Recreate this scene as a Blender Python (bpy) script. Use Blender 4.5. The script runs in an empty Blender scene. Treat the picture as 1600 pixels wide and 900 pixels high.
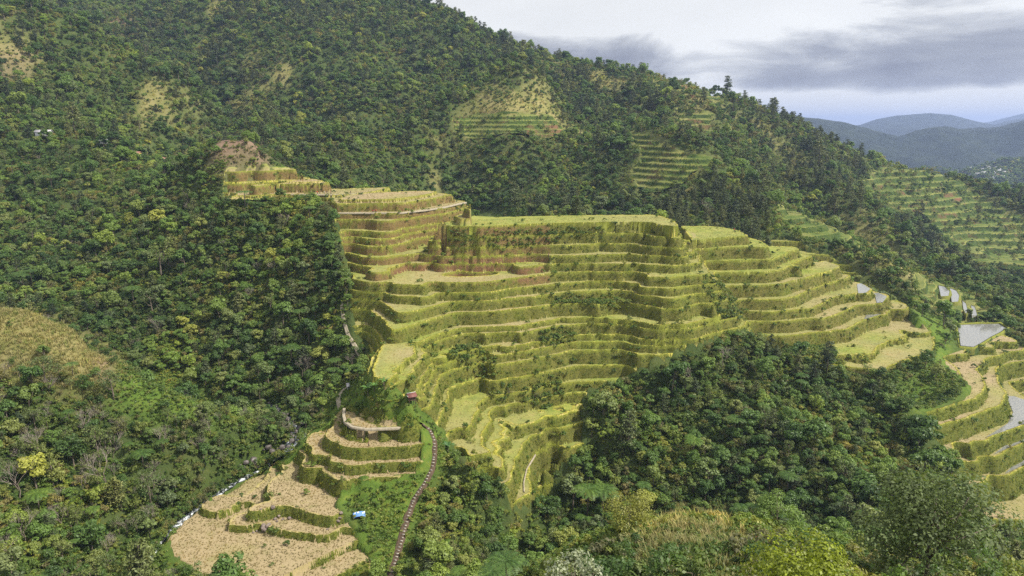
import bpy, math, random, bmesh
import numpy as np
from mathutils import Vector, Matrix, Euler
random.seed(7); RNG = np.random.default_rng(7)
sc = bpy.context.scene
C = sc.collection
PI = math.pi
# ------------------------------------------------------------------ camera
FPX = 1111.0
TH = math.atan((450 - 195) / FPX)
cam_d = bpy.data.cameras.new('camera'); cam_d.sensor_width = 36.0; cam_d.lens = 36.0 * FPX / 1600.0
cam_d.clip_start = 0.5; cam_d.clip_end = 60000
cam = bpy.data.objects.new('camera', cam_d); C.objects.link(cam)
cam.location = (0, 0, 0); cam.rotation_euler = (PI / 2 - TH, 0, 0)
sc.camera = cam
# ------------------------------------------------------------------ light
SUN_EL, SUN_AZ = 50.0, 104.0          # elevation; azimuth measured from +Y (view) towards +X (right)
w = bpy.data.worlds.new('World'); sc.world = w; w.use_nodes = True
def world_nodes():
    nt = w.node_tree; nt.nodes.clear(); N = nt.nodes.new; Lk = nt.links.new
    out = N('ShaderNodeOutputWorld'); bg = N('ShaderNodeBackground'); bg.inputs[1].default_value = 1.0
    sky = N('ShaderNodeTexSky'); sky.sky_type = 'NISHITA'; sky.sun_disc = False
    sky.sun_elevation = math.radians(SUN_EL); sky.sun_rotation = math.radians(SUN_AZ)
    skm = N('ShaderNodeVectorMath'); skm.operation = 'SCALE'; skm.inputs[3].default_value = 0.1
    Lk(sky.outputs[0], skm.inputs[0])
    tc = N('ShaderNodeTexCoord')
    sep = N('ShaderNodeSeparateXYZ'); Lk(tc.outputs['Generated'], sep.inputs[0])
    # broken overcast: a bright white deck, with banks of grey cloud low over the horizon all the way round
    def noise(scale, det, rough, dist, off, st):
        mp = N('ShaderNodeMapping'); mp.inputs[1].default_value = off; mp.inputs[2].default_value = (0, 0, SKY_TURN); mp.inputs[3].default_value = st
        Lk(tc.outputs['Generated'], mp.inputs[0])
        n = N('ShaderNodeTexNoise'); n.inputs['Scale'].default_value = scale; n.inputs['Detail'].default_value = det
        n.inputs['Roughness'].default_value = rough; n.inputs['Distortion'].default_value = dist
        Lk(mp.outputs[0], n.inputs[0]); return n.outputs[0]
    def ramp(src, stops):
        r = N('ShaderNodeValToRGB'); e = r.color_ramp.elements
        while len(e) < len(stops): e.new(0.5)
        for k, (p, c) in enumerate(stops): e[k].position = p; e[k].color = (c, c, c, 1) if isinstance(c, (int, float)) else (*c, 1)
        Lk(src, r.inputs[0]); return r.outputs[0]
    def mth(op, a, b):
        m = N('ShaderNodeMath'); m.operation = op
        for i, v in enumerate((a, b)):
            if isinstance(v, (int, float)): m.inputs[i].default_value = v
            else: Lk(v, m.inputs[i])
        return m.outputs[0]
    el = sep.outputs[2]
    bank = ramp(el, [(0.0, 0.3), (0.028, 0.12), (0.048, 0.85), (0.085, 1.0), (0.13, 0.4), (0.3, 0.2), (1.0, 0.2)])
    big = noise(1.55, 3, .5, 0, SKY_OFF1, (1, 1, 3.0))
    rag = noise(5.5, 9, .6, .35, (2.2, .7, .1), (1, 1, 3.6))
    dens = mth('ADD', mth('MULTIPLY', bank, mth('MULTIPLY', big, .95)), mth('MULTIPLY', rag, .62))
    grey = ramp(dens, [(.565, WHITE), (.64, (.46, .465, .48)), (.72, (.27, .275, .31)), (.84, (.17, .17, .21))])
    soft = ramp(noise(2.4, 6, .55, .2, (4.1, 1.7, .3), (1, 1, 2.5)), [(.3, .86), (.65, 1.06)])
    mul = N('ShaderNodeMixRGB'); mul.blend_type = 'MULTIPLY'; mul.inputs[0].default_value = 1.0
    Lk(grey, mul.inputs[1]); Lk(soft, mul.inputs[2])
    # the blue sky shows faintly through the thin deck
    mix = N('ShaderNodeMixRGB'); mix.inputs[0].default_value = .9; Lk(skm.outputs[0], mix.inputs[1]); Lk(mul.outputs[0], mix.inputs[2])
    Lk(mix.outputs[0], bg.inputs[0]); Lk(bg.outputs[0], out.inputs[0])
WHITE = (.7, .7, .69)
SKY_TURN = math.radians(22)
SKY_OFF1 = (6.85, 3.85, 0.2)
world_nodes()
sun_d = bpy.data.lights.new('sun', 'SUN'); sun_d.energy = 5.0; sun_d.angle = math.radians(2.0); sun_d.color = (1.0, 0.95, 0.86)
sun = bpy.data.objects.new('sun', sun_d); C.objects.link(sun)
_e, _a = math.radians(SUN_EL), math.radians(SUN_AZ)
SUN_DIR = Vector((math.sin(_a) * math.cos(_e), math.cos(_a) * math.cos(_e), math.sin(_e)))
sun.rotation_euler = SUN_DIR.to_track_quat('Z', 'Y').to_euler(); sun.location = (0, 0, 500)
sc.cycles.use_denoising = False
sc.view_settings.view_transform = 'Standard'; sc.view_settings.look = 'None'
sc.view_settings.exposure = 0.5; sc.view_settings.gamma = 1.0; sc.view_settings.use_curve_mapping = False

# ------------------------------------------------------------------ survey: picture point -> place
CT, ST = math.cos(TH), math.sin(TH)
def ray(px, py):
    u = (450 - py) / FPX; r = (px - 800) / FPX
    dy = CT + u * ST
    return r / dy, (-ST + u * CT) / dy          # x and z per metre of depth
def at(px, py, Y, drop=0.0):
    a, b = ray(px, py); return (a * Y, Y, b * Y - drop)
def at_h(px, py, h):
    a, b = ray(px, py); Y = h / b; return (a * Y, Y, h)
def project(X, Y, Z):
    d = Y * CT - Z * ST; up = Y * ST + Z * CT
    d = np.maximum(d, 1e-3)
    return 800 + FPX * X / d, 450 - FPX * up / d
def ratio(y): return ray(800, y)[1]
def chain(h0, pairs, b=.3):
    out = [h0]; h = h0
    for p in pairs:
        bb = p[2] if len(p) > 2 else b
        Y0 = h / ratio(p[0]); rf = ratio(p[1])
        h = (rf * Y0 - rf * bb * h) / (1 - rf * bb); out.append(h)
    return out
hB = chain(-43, [(348.5,381),(384,397),(400.5,424),(427,441),(444.5,456),(459,473),(475.5,494.5),(498,505.5),(510,525),(528,537),(540,551),(554,575),(578,598),(601,615),(619,634),(640,641),(650,665),(669,695),(703,745)])
hB[3:3] = [hB[2] * .5 + hB[3] * .5]           # the half step on the right of the face
# hB: 0 crown,1,2,3(half),4..  ; hB[k] now numbered as the lips below
hC = chain(hB[1], [(369.5,383),(386,404),(407.5,422),(426,443),(447,466),(469,485),(488,501),(503,521),(525,547,.5),(554,562,.5),(566,610,1.0),(640,657),(660,690),(690,712),(713,740),(743,800,1.2)])
hC, hF = hC[:11], [h + 2.5 for h in hC[11:]]
hP = ratio(541) * 310
hE = chain(hB[9], [(597,664,.8),(671,692),(700,719),(727,742),(753,785,.8),(800,817),(834,845),(880,893)], .35)
hA = chain(-10, [(266,281),(284,286.5),(288.5,302),(299,303),(318,331),(333,342),(345,360),(362,371),(374,384),(386,399.5)])
_k = hB[2] / hA[-1]; hA = [h * _k for h in hA]
hX = -47.8
LIPS = []          # (name, height, picture polyline, close)
def lip(h, *pts): LIPS.append((h, pts))
# crown of the spur
lip(hB[0], (684,353),(745,354.5),(815,351),(875,348.5),(980,347),(1020,348),(1032,352),(1053,354),(1060,353),(1053,345),(1038,339.5),(1020,336.5),(960,336.8),(890,337),(815,338.5),(776,339.3),(740,337.8),(734,339.5),(712,345),(684,353))
lip(hB[1], (845,384),(885,384),(924,382),(947,377.5),(980,378),(1044,378),(1071,376.7),(1081,376))
lip(hB[1], (1081,376),(1120,372),(1163.5,368.5),(1165,367),(1156,361),(1135,356.5),(1105,354),(1064,354))
lip(hB[2], (535,395),(547,396.5),(568,402.5),(598,403),(647.5,397),(677,394),(697,396),(706,399.5),(740,400),(785,399.5),(815,402),(860,401),(920,399),(980,397),(1005,399),(1035,399.5),(1065,396.5),(1085,393.5))
lip(hB[3], (550,412),(583,419),(610,418),(634,412),(660,412.5),(695,408.5))
lip(hB[3], (929,413),(980,413),(1035,415),(1065,414.5),(1095,410))
lip(hB[4], (551,436),(575,442),(632,445.5),(662,446.5),(697,442.5),(740,442),(770,440),(833,431),(867,427),(920,424),(965,426),(990,429),(1010,433),(1053,434),(1080,432),(1110,428))
lip(hB[5], (601,457),(622,463),(645,463.5),(680,458.5),(700,458),(740,457.5),(770,454),(830,448),(875,444),(920,440),(980,439),(992,441),(1000,449),(1053,451),(1083,446.5),(1119,443.5))
lip(hB[6], (551,467.5),(592,470.5),(604,476.5),(617,487),(640,488),(655,485),(692,475),(721,471),(750,471),(783,468),(833,464.5),(860,460),(890,456.5),(935,455.5),(991,454.5),(1000,462),(1035,467),(1053,468),(1080,461.5),(1093,459.5),(1110,458))
lip(hB[7], (548,489),(580,489),(595,499),(604,509),(612,516),(630,513),(655,505),(685,496),(715,488.5),(740,488.5),(785,486),(830,480),(861,476.5),(900,475),(935,477),(960,479.5),(1002,482.5),(1035,488),(1065,487),(1095,479),(1117,478))
lip(hB[8], (550,503),(570,504),(586,515),(592,524),(598,537),(589,558),(581.5,579),(583,589.5),(601,596.5),(613,591),(611.5,573),(623.5,561),(622,549),(640,536),(649,541),(670,527.5),(715,514),(760,511),(800,510),(845,503),(875,497),(903,497),(945,496),(990,496),(1012,500),(1050,503),(1072,502),(1095,494.5),(1122,490))
lip(hB[9], (640,609),(644.5,592.5),(653.5,570),(670,552),(692,542.5),(722,530.5),(760,525),(795,525),(830,519),(875,509.5),(935,506.5),(980,509),(1005,514),(1035,517),(1080,514),(1110,506.5),(1147,497))
lip(hB[10], (777,539),(830,534),(870,528),(908,523),(960,521.5),(987,524.5),(1005,529),(1040,531),(1086,530),(1112,520),(1164,509.5))
lip(hB[11], (655,613.5),(670,592.5),(674.5,573),(710,555),(740,549),(774,556),(830,547),(875,539.5),(897,535),(957,535),(980,536.5),(990,539),(1032,541),(1057,541))
lip(hB[12], (671.5,636),(682,615),(688,591),(706,577.5),(740,570),(773,572),(830,563),(875,553),(890,548.5),(950,548.5),(980,550),(997,555),(1030,556))
lip(hB[13], (688,645),(698.5,625.5),(701.5,607.5),(727,598.5),(745,590),(773,592),(815,589.5),(875,577.5),(905,572),(980,571),(997,574))
lip(hB[14], (725,710),(737,692),(737,665),(740,657),(749,640.5),(755,627),(770,619.5),(800,615),(830,607),(870,601.5),(897,598),(942,596))
lip(hB[15], (739,741),(742,726),(754,698),(754,680),(759,672),(770,656),(768.5,642),(810,634.5),(840,625),(870,619.5),(905,615))
lip(hB[16], (754,749),(764,730),(770.5,710),(769,692),(781,677),(780,655),(806,648))
lip(hB[17], (775,750),(779,735),(787,718),(785.5,701),(796,686),(793,673),(845,657),(905,643.5))
lip(hB[18], (788,770),(799,740),(805,717.5),(818,700.5),(827,687.5),(872,670),(914,658.5))
lip(hB[19], (829,770),(830,738),(850,719),(880,703),(911,693))
lip(hB[20], (841,782),(847,746),(862,735))
# right flank
lip(hC[1], (1091,389.5),(1132,387),(1153,386),(1195,386.5),(1200,384),(1187,376),(1168,371.5))
lip(hC[2], (1102,408),(1156,407.5),(1187,406),(1210,403),(1232,394),(1247,389.5),(1245,387),(1203,384.6))
lip(hC[3], (1117,426),(1171,425.5),(1195,425.5),(1222,421),(1240,410.5),(1268,400),(1250,396))
lip(hC[4], (1136,446.5),(1180,446),(1219,444),(1240,438),(1259,434),(1295,424),(1312,416),(1290,408))
lip(hC[5], (1152,470),(1180,468.5),(1220,468),(1244,463),(1268,452),(1288,444),(1317,437),(1327,430),(1318,424))
lip(hC[6], (1160,487.5),(1205,488),(1242,484.5),(1265,483),(1287,472.5),(1300,466.5),(1340,459),(1357,459),(1361,452),(1350,445),(1340,442))
lip(hC[7], (1175,503),(1235,502),(1265,498),(1284,499),(1310,491),(1340,477),(1378,475),(1387,464),(1370,457))
lip(hC[8], (1187,525),(1220,526),(1265,521),(1322,514.5),(1348,501),(1377,492),(1388,484))
lip(hC[9], (1240,558),(1302,555.5),(1364,552),(1376,539),(1388,534),(1412,528.5),(1415,522),(1410,516))
lip(hC[10], (1330,575),(1379,578),(1409,564.5),(1457,549.5),(1460,540),(1456,530))
# lower right terraces
lip(hF[0], (1420,648),(1434,647),(1475,638),(1524,623.5),(1540,605),(1534,586))
lip(hF[1], (1448,668.6),(1493,658),(1530,645),(1565,633),(1572,615),(1560,600))
lip(hF[2], (1490,700),(1521,696.6),(1549,682.6),(1600,664),(1640,645))
lip(hF[3], (1496,715),(1555,713.7),(1600,692),(1640,675))
lip(hF[4], (1516,742),(1574,743),(1600,729),(1640,710))
lip(hF[5], (1540,813),(1600,813),(1640,800))
# near side of the spur and the field by the stream
lip(hE[1], (538,639),(537,650),(539.5,660),(550,667.5),(572,671),(625,669),(655,661))
lip(hE[1], (547,639),(560,643),(574,652),(590,661),(620,665),(652,660))
lip(hE[2], (583,700.5),(622,699),(652,694))
lip(hE[3], (508,680),(489,678),(480,686),(480,695),(487,710),(514,722),(559,728),(581,724),(660,721))
lip(hE[4], (508,732),(515,740),(540,753),(562,754),(609,747.5))
lip(hE[5], (418,757),(417,773),(425,784),(452,792),(484,802),(520,807),(535,802))
lip(hE[6], (396,788),(396,800),(404,816),(420,824),(452,831.5),(512,837),(533,824))
lip(hE[7], (420,724),(389,739),(359,762.5),(325,786),(293,811),(259,847.5),(267,866),(297,883),(304,890),(350,915),(420,920),(446,898.5),(495,873),(556,845))
lip(hE[8], (500,915),(537,896),(580,877))
lip(hP, (1497,509),(1530,508),(1560,507),(1572,514),(1548,527),(1521,543),(1501,541),(1497,509))
lip(hP, (1515,515),(1535,518),(1550,514))
# head of the spur
lip(hA[0], (372,268),(411,266.5),(462,265),(472,267))
lip(hA[1], (364,285),(426,282.5))
lip(hA[2], (400,291.5),(440,286.5),(487,281))
lip(hA[3], (360,307),(367,306.5),(435,303.8),(465,303.8),(520,304.5),(557,303.5),(587,299),(604,295),(608,293.5),(560,294.5))
lip(hA[4], (527,318.5),(560,318),(587,318),(632,317),(662,312.5),(690,307),(697,304),(690,302.5),(647,302))
lip(hA[5], (520,333),(580,333),(625,333),(662,329),(692,324.5),(715,319),(728,316.5),(722,314))
lip(hA[6], (535,343),(571,343.5),(590,345.5),(616,344.5))
lip(hA[7], (538,360.5),(580,362),(611,363))
lip(hA[8], (541,371),(570,373),(600,374))
lip(hA[9], (548,388),(570,385),(598,386),(634,379),(670,376))
PTS = []
def densify(pl, step):
    out = [pl[0]]
    for a, b in zip(pl[:-1], pl[1:]):
        n = max(1, int(math.hypot(b[0]-a[0], b[1]-a[1]) / step))
        out += [tuple(np.array(a) + (np.array(b) - np.array(a)) * k / n) for k in range(1, n + 1)]
    return out
densify_ = densify
LIP3 = []
for h, pl in LIPS:
    q = [at_h(x, y, h) for x, y in pl]
    LIP3.append(q)
    PTS += densify(q, 5.0)
# where a wall runs two steps high, the lower lip hugs the upper one
def hug(h, h_up, pl, off=0.9):
    for x, y in pl:
        X, Y, Z = at_h(x, y, h_up); s = off / math.hypot(X, Y)
        PTS.append((X * (1 - s), Y * (1 - s), h))
for x0 in range(705, 1050, 12): hug(hX, hB[0], [(x0, float(np.interp(x0, [684, 745, 815, 875, 980, 1020, 1032, 1050], [353, 354.5, 351, 348.5, 347, 348, 352, 353.5])))], 1.9 + .5 * math.sin(x0 * .06))
for x0 in range(690, 845, 12): hug(hB[1], hB[0], [(x0, float(np.interp(x0, [684, 745, 815, 875], [353, 354.5, 351, 348.5])))], 3.6)
for x0 in range(710, 925, 12): hug(hB[3], hB[2], [(x0, 400.5)], 1.2)
for k, y in ((6, 345), (7, 344), (8, 344)):
    for x0 in range(628, 700, 12): hug(hA[k], hA[5], [(x0, 333 - max(0, x0 - 630) * .12)], (k - 5) * 1.3)
for pl in ([(806, 648), (840, 626), (870, 620.5), (905, 616)],): hug(hB[16], hB[15], pl, 1.0)
# ------------------------------------------------------------------ the rest of the land: picture point, depth, canopy height taken off
def cp(Y, *pts, c=0.0):
    for x, y in pts: PTS.append(at(x, y, Y, c))
# left slope under the spur head
for x, y, Y, c in [(300,300,385,4),(345,320,362,4),(450,335,347,4),(528,345,314,4),(500,400,302,4),(540,440,286,3),(200,400,345,5),(330,400,330,5),(400,460,304,5),(480,480,285,5),(535,520,267,3),(300,560,284,5),(400,560,272,5),(450,600,256,5),(200,500,305,5),
    (0,300,420,5),(100,330,400,5),(0,420,340,5),(100,450,320,5),(60,215,500,4),(0,215,520,4),(150,230,480,5),(240,255,465,4),(310,262,445,3),(560,560,258,3),(545,590,246,3),(525,640,226,3),(500,600,240,5),
    # gorge floor
    (440,640,238,2),(462,662,228,0),(462,685,219,0),(435,706,212,0),(380,727,204,1),(330,760,192,2),(265,800,178,2),(235,850,166,2),(205,895,155,2),(150,960,140,2),(500,565,262,4),
    # near left hill
    (0,482,228,1),(60,490,226,1),(120,515,221,1),(165,560,215,0),(200,575,216,0),(250,600,212,1),(300,615,211,2),(370,640,217,4),(415,668,217,5),(0,560,204,3),(60,600,197,4),(120,640,191,5),(220,640,199,3),(300,690,195,5),(380,690,208,5),(0,700,172,5),(100,720,175,6),(200,740,181,6),(270,760,185,6),(0,800,153,5),(100,830,157,6),(190,850,165,5),(0,900,133,4),(100,900,142,5),(0,1000,116,4),
    # bank left of the big field
    (250,880,160,1),(330,770,187,0),(240,895,156,1),(270,900,155,.5),
    # slopes between the near terraces
    (520,620,232,3),(500,650,224,3),(470,720,200,1),(440,740,191,1),(400,775,178,.5),(560,780,184,0),(600,790,182,0),(560,820,173,.3),(620,830,172,0),(590,870,163,0),(610,900,157,0),(600,640,204,.5),(640,640,208,0),(650,655,205,0),(585,615,208,.5),(560,620,214,1),
    # spur crest and the ground by the stairs
    (668,672,203,0),(677,692,199,0),(675,715,195,0),(671,738,191,0),(660,758,187,0),(645,780,183,0),(632,815,175,0),(622,855,167,0),(612,890,160,0),(605,925,153,0),(700,670,214,1),(715,720,205,3),(700,760,190,6),(720,800,178,7),(760,790,200,7),(700,850,165,6),(660,880,160,4),(650,820,174,1),(800,830,192,7),
    # grove
    (860,790,222,6),(900,740,224,7),(930,690,238,7),(940,640,240,7),(960,610,250,6),(1020,590,256,6),(1080,570,260,6),(1150,545,270,6),(1200,560,268,6),(1280,600,256,7),(1340,600,262,6),(1400,600,258,5),(1000,680,232,8),(1100,650,240,8),(1200,660,226,8),(1300,680,222,8),(1400,680,228,8),(1000,760,212,8),(1100,760,208,8),(1200,770,203,8),(1300,770,198,8),(1400,760,195,8),(1450,700,220,8),(1500,780,205,5),(1440,620,258,5),(1180,535,278,4),(920,810,200,7),(1200,840,150,8),
    # slope on the far right
    (1440,590,266,3),(1480,560,293,1),(1500,560,295,0),(1525,560,296,0),(1555,545,307,0),(1590,530,317,1),(1580,590,300,3),(1640,600,305,3),(1640,560,330,3),(1560,850,205,3),(1600,880,190,3),(1640,870,190,3),
    # pond and the ponds behind it
    (1440,500,319,1),(1460,520,318,0),(1600,545,312,2),(1600,520,348,3),(1520,500,357,1),
    (1470,450,405,1),(1500,470,396,1),(1530,490,371,2),(1560,490,372,1),(1480,490,364,2),(1430,480,326,4),(1400,450,345,5),(1440,425,402,4),(1340,430,322,6),(1380,400,400,4),(1300,405,345,6),(1250,400,330,5),
    # foreground slope under the viewpoint
    (1080,800,92,1),(1000,840,80,1),(1080,850,72,.6),(1150,840,80,1),(1180,800,95,2),(1080,900,58,.5),(900,830,95,3),(900,900,74,2),(800,900,92,3),(1300,900,50,3),(1500,900,52,4),(1600,900,60,4),(1300,830,75,5),(1450,830,85,6),(1600,840,100,6),(700,910,125,5),(1080,1100,30,0),(700,1100,60,1),(1500,1100,28,1),(400,1100,100,3),
    ]: PTS.append(at(x, y, Y, c))
for x, z, y in ((0, -12, 12), (-60, -40, 20), (60, -14, 15), (0, -1.9, -6), (-100, -80, 60), (120, -40, 40), (200, -90, 100), (260, -110, 170), (300, -100, 260), (-120, -95, 110), (-200, -60, 110), (-200, -80, 60)): PTS.append((x, y, z))
for x, y, Y, c in [(350,224,398,0),(390,223,398,0),(370,221,400,0),(320,246,392,0),(413,250,392,0),(370,262,384,0),(370,222,425,10),(330,225,420,4)]: PTS.append(at(x, y, Y, c))
for h, pl in ((hB[0], [(1060,353),(1053,345),(1038,339.5),(1020,336.5),(960,336.8),(890,337),(815,338.5),(776,339.3),(750,338.5)]), (hB[1], [(1165,367),(1156,361),(1135,356.5),(1105,354),(1075,354)]), (hA[3], [(608,293.5),(585,294.3),(560,294.5),(530,296)]), (hA[4], [(690,302.5),(665,302.3),(647,302)]), (hC[1], [(1200,384),(1187,376)]), (hC[2], [(1247,389.5),(1245,387),(1225,386)]), (hC[3], [(1268,400),(1258,397)]), (hC[4], [(1312,416),(1300,411)]), (hC[5], [(1327,430),(1322,426)])):
    for x, y in densify_(pl, 8):
        X, Y, Z = at_h(x, y, h); r_ = math.hypot(X, Y)
        for d_, dz in ((5, 4), (13, 12), (24, 20)): PTS.append((X * (1 + d_ / r_), Y * (1 + d_ / r_), h - dz))
# back of the spur, the valley behind it and the mountain
for x, y, Y, c in [(620,330,400,14),(760,340,400,30),(900,340,400,40),(1050,345,390,42),(1180,372,380,34),(1260,395,372,24),(700,330,455,30),(900,330,460,22),(1050,335,450,16),(1150,330,455,8),(1230,330,470,3),
    (540,280,500,16),(480,255,505,14),(420,230,520,12),(330,215,530,14),
    (760,325,520,8),(880,320,520,8),(980,325,510,7),(650,290,560,8),(560,250,590,8),(850,270,570,8),(950,280,555,8),(1020,270,560,3),(1060,250,590,3),(1110,255,580,3),(1100,300,520,6),(1180,290,560,7),(1250,300,590,6),(1300,280,640,6),
    (500,215,650,8),(560,235,600,8),(620,240,690,8),(560,190,740,8),(600,150,820,8),(680,130,890,8),(670,180,800,8),(640,215,720,8),(700,250,610,8),(720,212,640,5),(800,205,650,1),(870,205,655,1),(800,184,668,1),(735,184,685,2),(860,184,686,1),(930,230,690,8),(800,140,715,2),(790,104,745,3),(838,112,765,4),(745,145,745,5),(895,150,870,8),(925,190,780,8),(960,220,690,6),(1000,215,660,2),(1000,170,760,5),(960,140,900,6),
    (130,46,700,6),(210,93,690,6),(310,141,675,6),(420,186,655,7),(520,212,640,7),(150,30,930,7),(250,80,900,8),(350,125,860,8),(450,160,830,8),(530,185,780,8),(300,80,930,8),(400,60,900,8),(440,100,860,8),(520,60,900,8),(480,20,960,8),(560,80,900,8),
    (1090,190,730,3),(1090,215,690,3),(1080,150,820,3),(1040,128,890,2),(1100,128,890,3),(1150,200,740,6),(1200,230,730,6),(1250,250,750,6),
    (700,100,880,8),(600,12,1010,8),(700,14,1000,8),(760,52,990,8),(820,80,980,8),(900,97,960,8),(960,110,945,8),(1000,117,930,8),(1020,124,915,4),(1180,158,890,6),(1210,175,885,6),(1240,188,880,7),(1300,222,880,7),(1350,252,870,7),(1270,230,810,6),(1330,290,760,6),(1370,320,735,6),
    (500,0,1000,8),(400,0,980,8),(300,0,1000,8),(180,0,1040,8),(400,-60,1100,8),(600,-30,1080,8),(200,-80,1200,8),
    (190,45,960,2),(220,150,800,7),(160,90,870,7),
    (100,120,640,5),(0,100,620,1),(0,70,640,2),(40,30,700,5),(80,20,740,6),(200,170,610,6),(320,185,620,6),(420,215,600,7),(100,180,560,6),(0,170,560,5),(300,210,580,8),(0,0,760,5),(-200,100,620,5),(-200,-50,800,5),(-200,300,420,5),(-200,500,230,4),(-200,700,150,4),
    (1290,345,480,0),(1240,365,440,2),(1320,360,470,0),(1270,385,420,2),(1350,385,450,0),(1400,410,425,1),(1260,330,500,3),(1190,340,450,6),
    (1450,258,905,2),(1400,265,880,4),(1380,300,800,2),(1450,300,820,1),(1520,320,820,1),(1500,290,860,1),(1560,330,800,1),(1600,352,760,1),(1450,340,760,4),(1560,380,730,2),(1500,390,700,4),(1440,390,640,7),(1560,440,640,7),(1480,430,560,7),(1420,370,600,7),(1600,480,560,7),(1560,470,520,7),(1650,420,680,5),(1700,360,720,4)]:
    PTS.append(at(x, y, Y, c))
def behind(pts, steps):
    for x, y, Y in pts:
        X, Y, Z = at(x, y, Y); r_ = math.hypot(X, Y)
        for d_, dz in steps: PTS.append((X * (1 + d_ / r_), Y * (1 + d_ / r_), Z - dz - 6))
behind([(130,46,700),(170,70,695),(210,93,690),(260,118,683),(310,141,675),(365,164,665),(420,186,655),(470,200,648),(520,212,640)], ((30, 14), (70, 30), (110, 28)))
behind([(790,104,745),(838,112,765),(745,145,745)], ((25, 12), (60, 20)))
for x, y, Y in ((700,150,700),(640,182,680),(580,216,660),(520,242,640)): PTS.append(at(x, y, Y, 7))
behind([(700,150,700),(640,182,680),(580,216,660),(530,240,645)], ((30, 12), (60, 20)))
behind([(0,482,228),(60,490,226),(120,515,221),(165,560,215),(200,575,216),(250,600,212),(300,613,211),(350,632,214)], ((12, 6), (28, 16)))
# behind the ridges the land falls away
for x, y, z in ((-100,1200,60),(100,1150,40),(250,1120,0),(380,1100,-60),(560,1080,-110),(700,1000,-110),(800,900,-120),(750,780,-110),(650,640,-120),(500,480,-120),(420,380,-122),(420,300,-125),(-300,1350,190),(-700,1300,240),(-700,900,170),(-700,600,90),(0,1450,0),(500,1450,-140),(900,1300,-150)): PTS.append((x, y, z))
PTS = np.array(PTS, float)
# drop near duplicates
_key = np.round(PTS[:, :2] / 1.2).astype(int); _, _i = np.unique(_key, axis=0, return_index=True); PTS = PTS[np.sort(_i)]
def rbf_fit(P):
    xy = P[:, :2]; n = len(P)
    r = np.hypot(xy[:, None, 0] - xy[None, :, 0], xy[:, None, 1] - xy[None, :, 1])
    A = np.zeros((n + 3, n + 3)); A[:n, :n] = -(r ** 1.5) + np.eye(n) * 0.4
    A[:n, n] = 1; A[:n, n + 1:] = xy; A[n, :n] = 1; A[n + 1:, :n] = xy.T
    b = np.zeros(n + 3); b[:n] = P[:, 2]
    return np.linalg.solve(A, b)
COEF = rbf_fit(PTS)
def H0(x, y):
    sh = x.shape; x = x.ravel().astype(np.float32); y = y.ravel().astype(np.float32); out = np.empty(len(x))
    px, py = PTS[:, 0].astype(np.float32), PTS[:, 1].astype(np.float32); cw = COEF[:-3].astype(np.float32)
    for i in range(0, len(x), 20000):
        d2 = (x[i:i+20000, None] - px) ** 2 + (y[i:i+20000, None] - py) ** 2
        d = np.sqrt(d2); out[i:i+20000] = -(d * np.sqrt(d)) @ cw
    return (out + COEF[-3] + COEF[-2] * x + COEF[-1] * y).reshape(sh)
# ------------------------------------------------------------------ helpers
def inpoly(px, py, poly):
    ins = np.zeros(px.shape, bool); n = len(poly)
    for i in range(n):
        x1, y1 = poly[i]; x2, y2 = poly[(i + 1) % n]
        if y1 == y2: continue
        c = ((py >= y1) != (py >= y2)) & (px < (x2 - x1) * (py - y1) / (y2 - y1) + x1)
        ins ^= c
    return ins
def vnoise(x, y, scale, seed):
    """smooth value noise, vectorised"""
    r = np.random.default_rng(seed); T = r.random((256, 256))
    gx, gy = x / scale, y / scale; ix, iy = np.floor(gx).astype(int), np.floor(gy).astype(int)
    fx, fy = gx - ix, gy - iy; fx = fx * fx * (3 - 2 * fx); fy = fy * fy * (3 - 2 * fy)
    g = lambda a, b: T[(ix + a) % 256, (iy + b) % 256]
    return (g(0, 0) * (1 - fx) + g(1, 0) * fx) * (1 - fy) + (g(0, 1) * (1 - fx) + g(1, 1) * fx) * fy - .5
def sstep(a, b, x):
    t = np.clip((x - a) / (b - a), 0, 1); return t * t * (3 - 2 * t)
def blur(a, n):
    k = np.ones(2 * n + 1) / (2 * n + 1)
    f = lambda v: np.convolve(np.pad(v, n, mode='edge'), k, mode='valid')
    return np.apply_along_axis(f, 0, np.apply_along_axis(f, 1, a))
# ------------------------------------------------------------------ land as a fan of cells, finer nearby
NA, NR = 420, 430
AZ = np.linspace(math.radians(-52), math.radians(52), NA)
RR = np.exp(np.linspace(math.log(14), math.log(1500), NR))
GA, GR = np.meshgrid(AZ, RR)
LX, LY = GR * np.sin(GA), GR * np.cos(GA)
LZ = H0(LX, LY)
MT = sstep(470, 620, GR) * (1 - .8 * sstep(800, 930, GR))
LZ += MT * (vnoise(LX + LY * .25, LY * .35, 95, 3) * 66 + vnoise(LX + LY * .2, LY * .45, 42, 4) * 26)
LZ = np.minimum(LZ, 250 + vnoise(LX, LY, 60, 5) * 20)
LZ += (vnoise(LX, LY, 9, 1) * 1.6 + vnoise(LX, LY, 40, 2) * np.clip((GR - 350) / 100, 0, 7)) * sstep(90, 200, GR)
SLOPE = LZ / GR
HORIZ = np.maximum.accumulate(SLOPE, axis=0)
def grid_ij(x, y):
    a = np.arctan2(x, y); r = np.hypot(x, y)
    j = np.clip((a - AZ[0]) / (AZ[-1] - AZ[0]) * (NA - 1), 0, NA - 1.001)
    i = np.clip((np.log(np.maximum(r, 1)) - math.log(14)) / (math.log(1500) - math.log(14)) * (NR - 1), 0, NR - 1.001)
    return i, j, r
def bil(G, i, j):
    i0, j0 = i.astype(int), j.astype(int); fi, fj = i - i0, j - j0
    return (G[i0, j0] * (1 - fi) + G[i0 + 1, j0] * fi) * (1 - fj) + (G[i0, j0 + 1] * (1 - fi) + G[i0 + 1, j0 + 1] * fi) * fj
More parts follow.
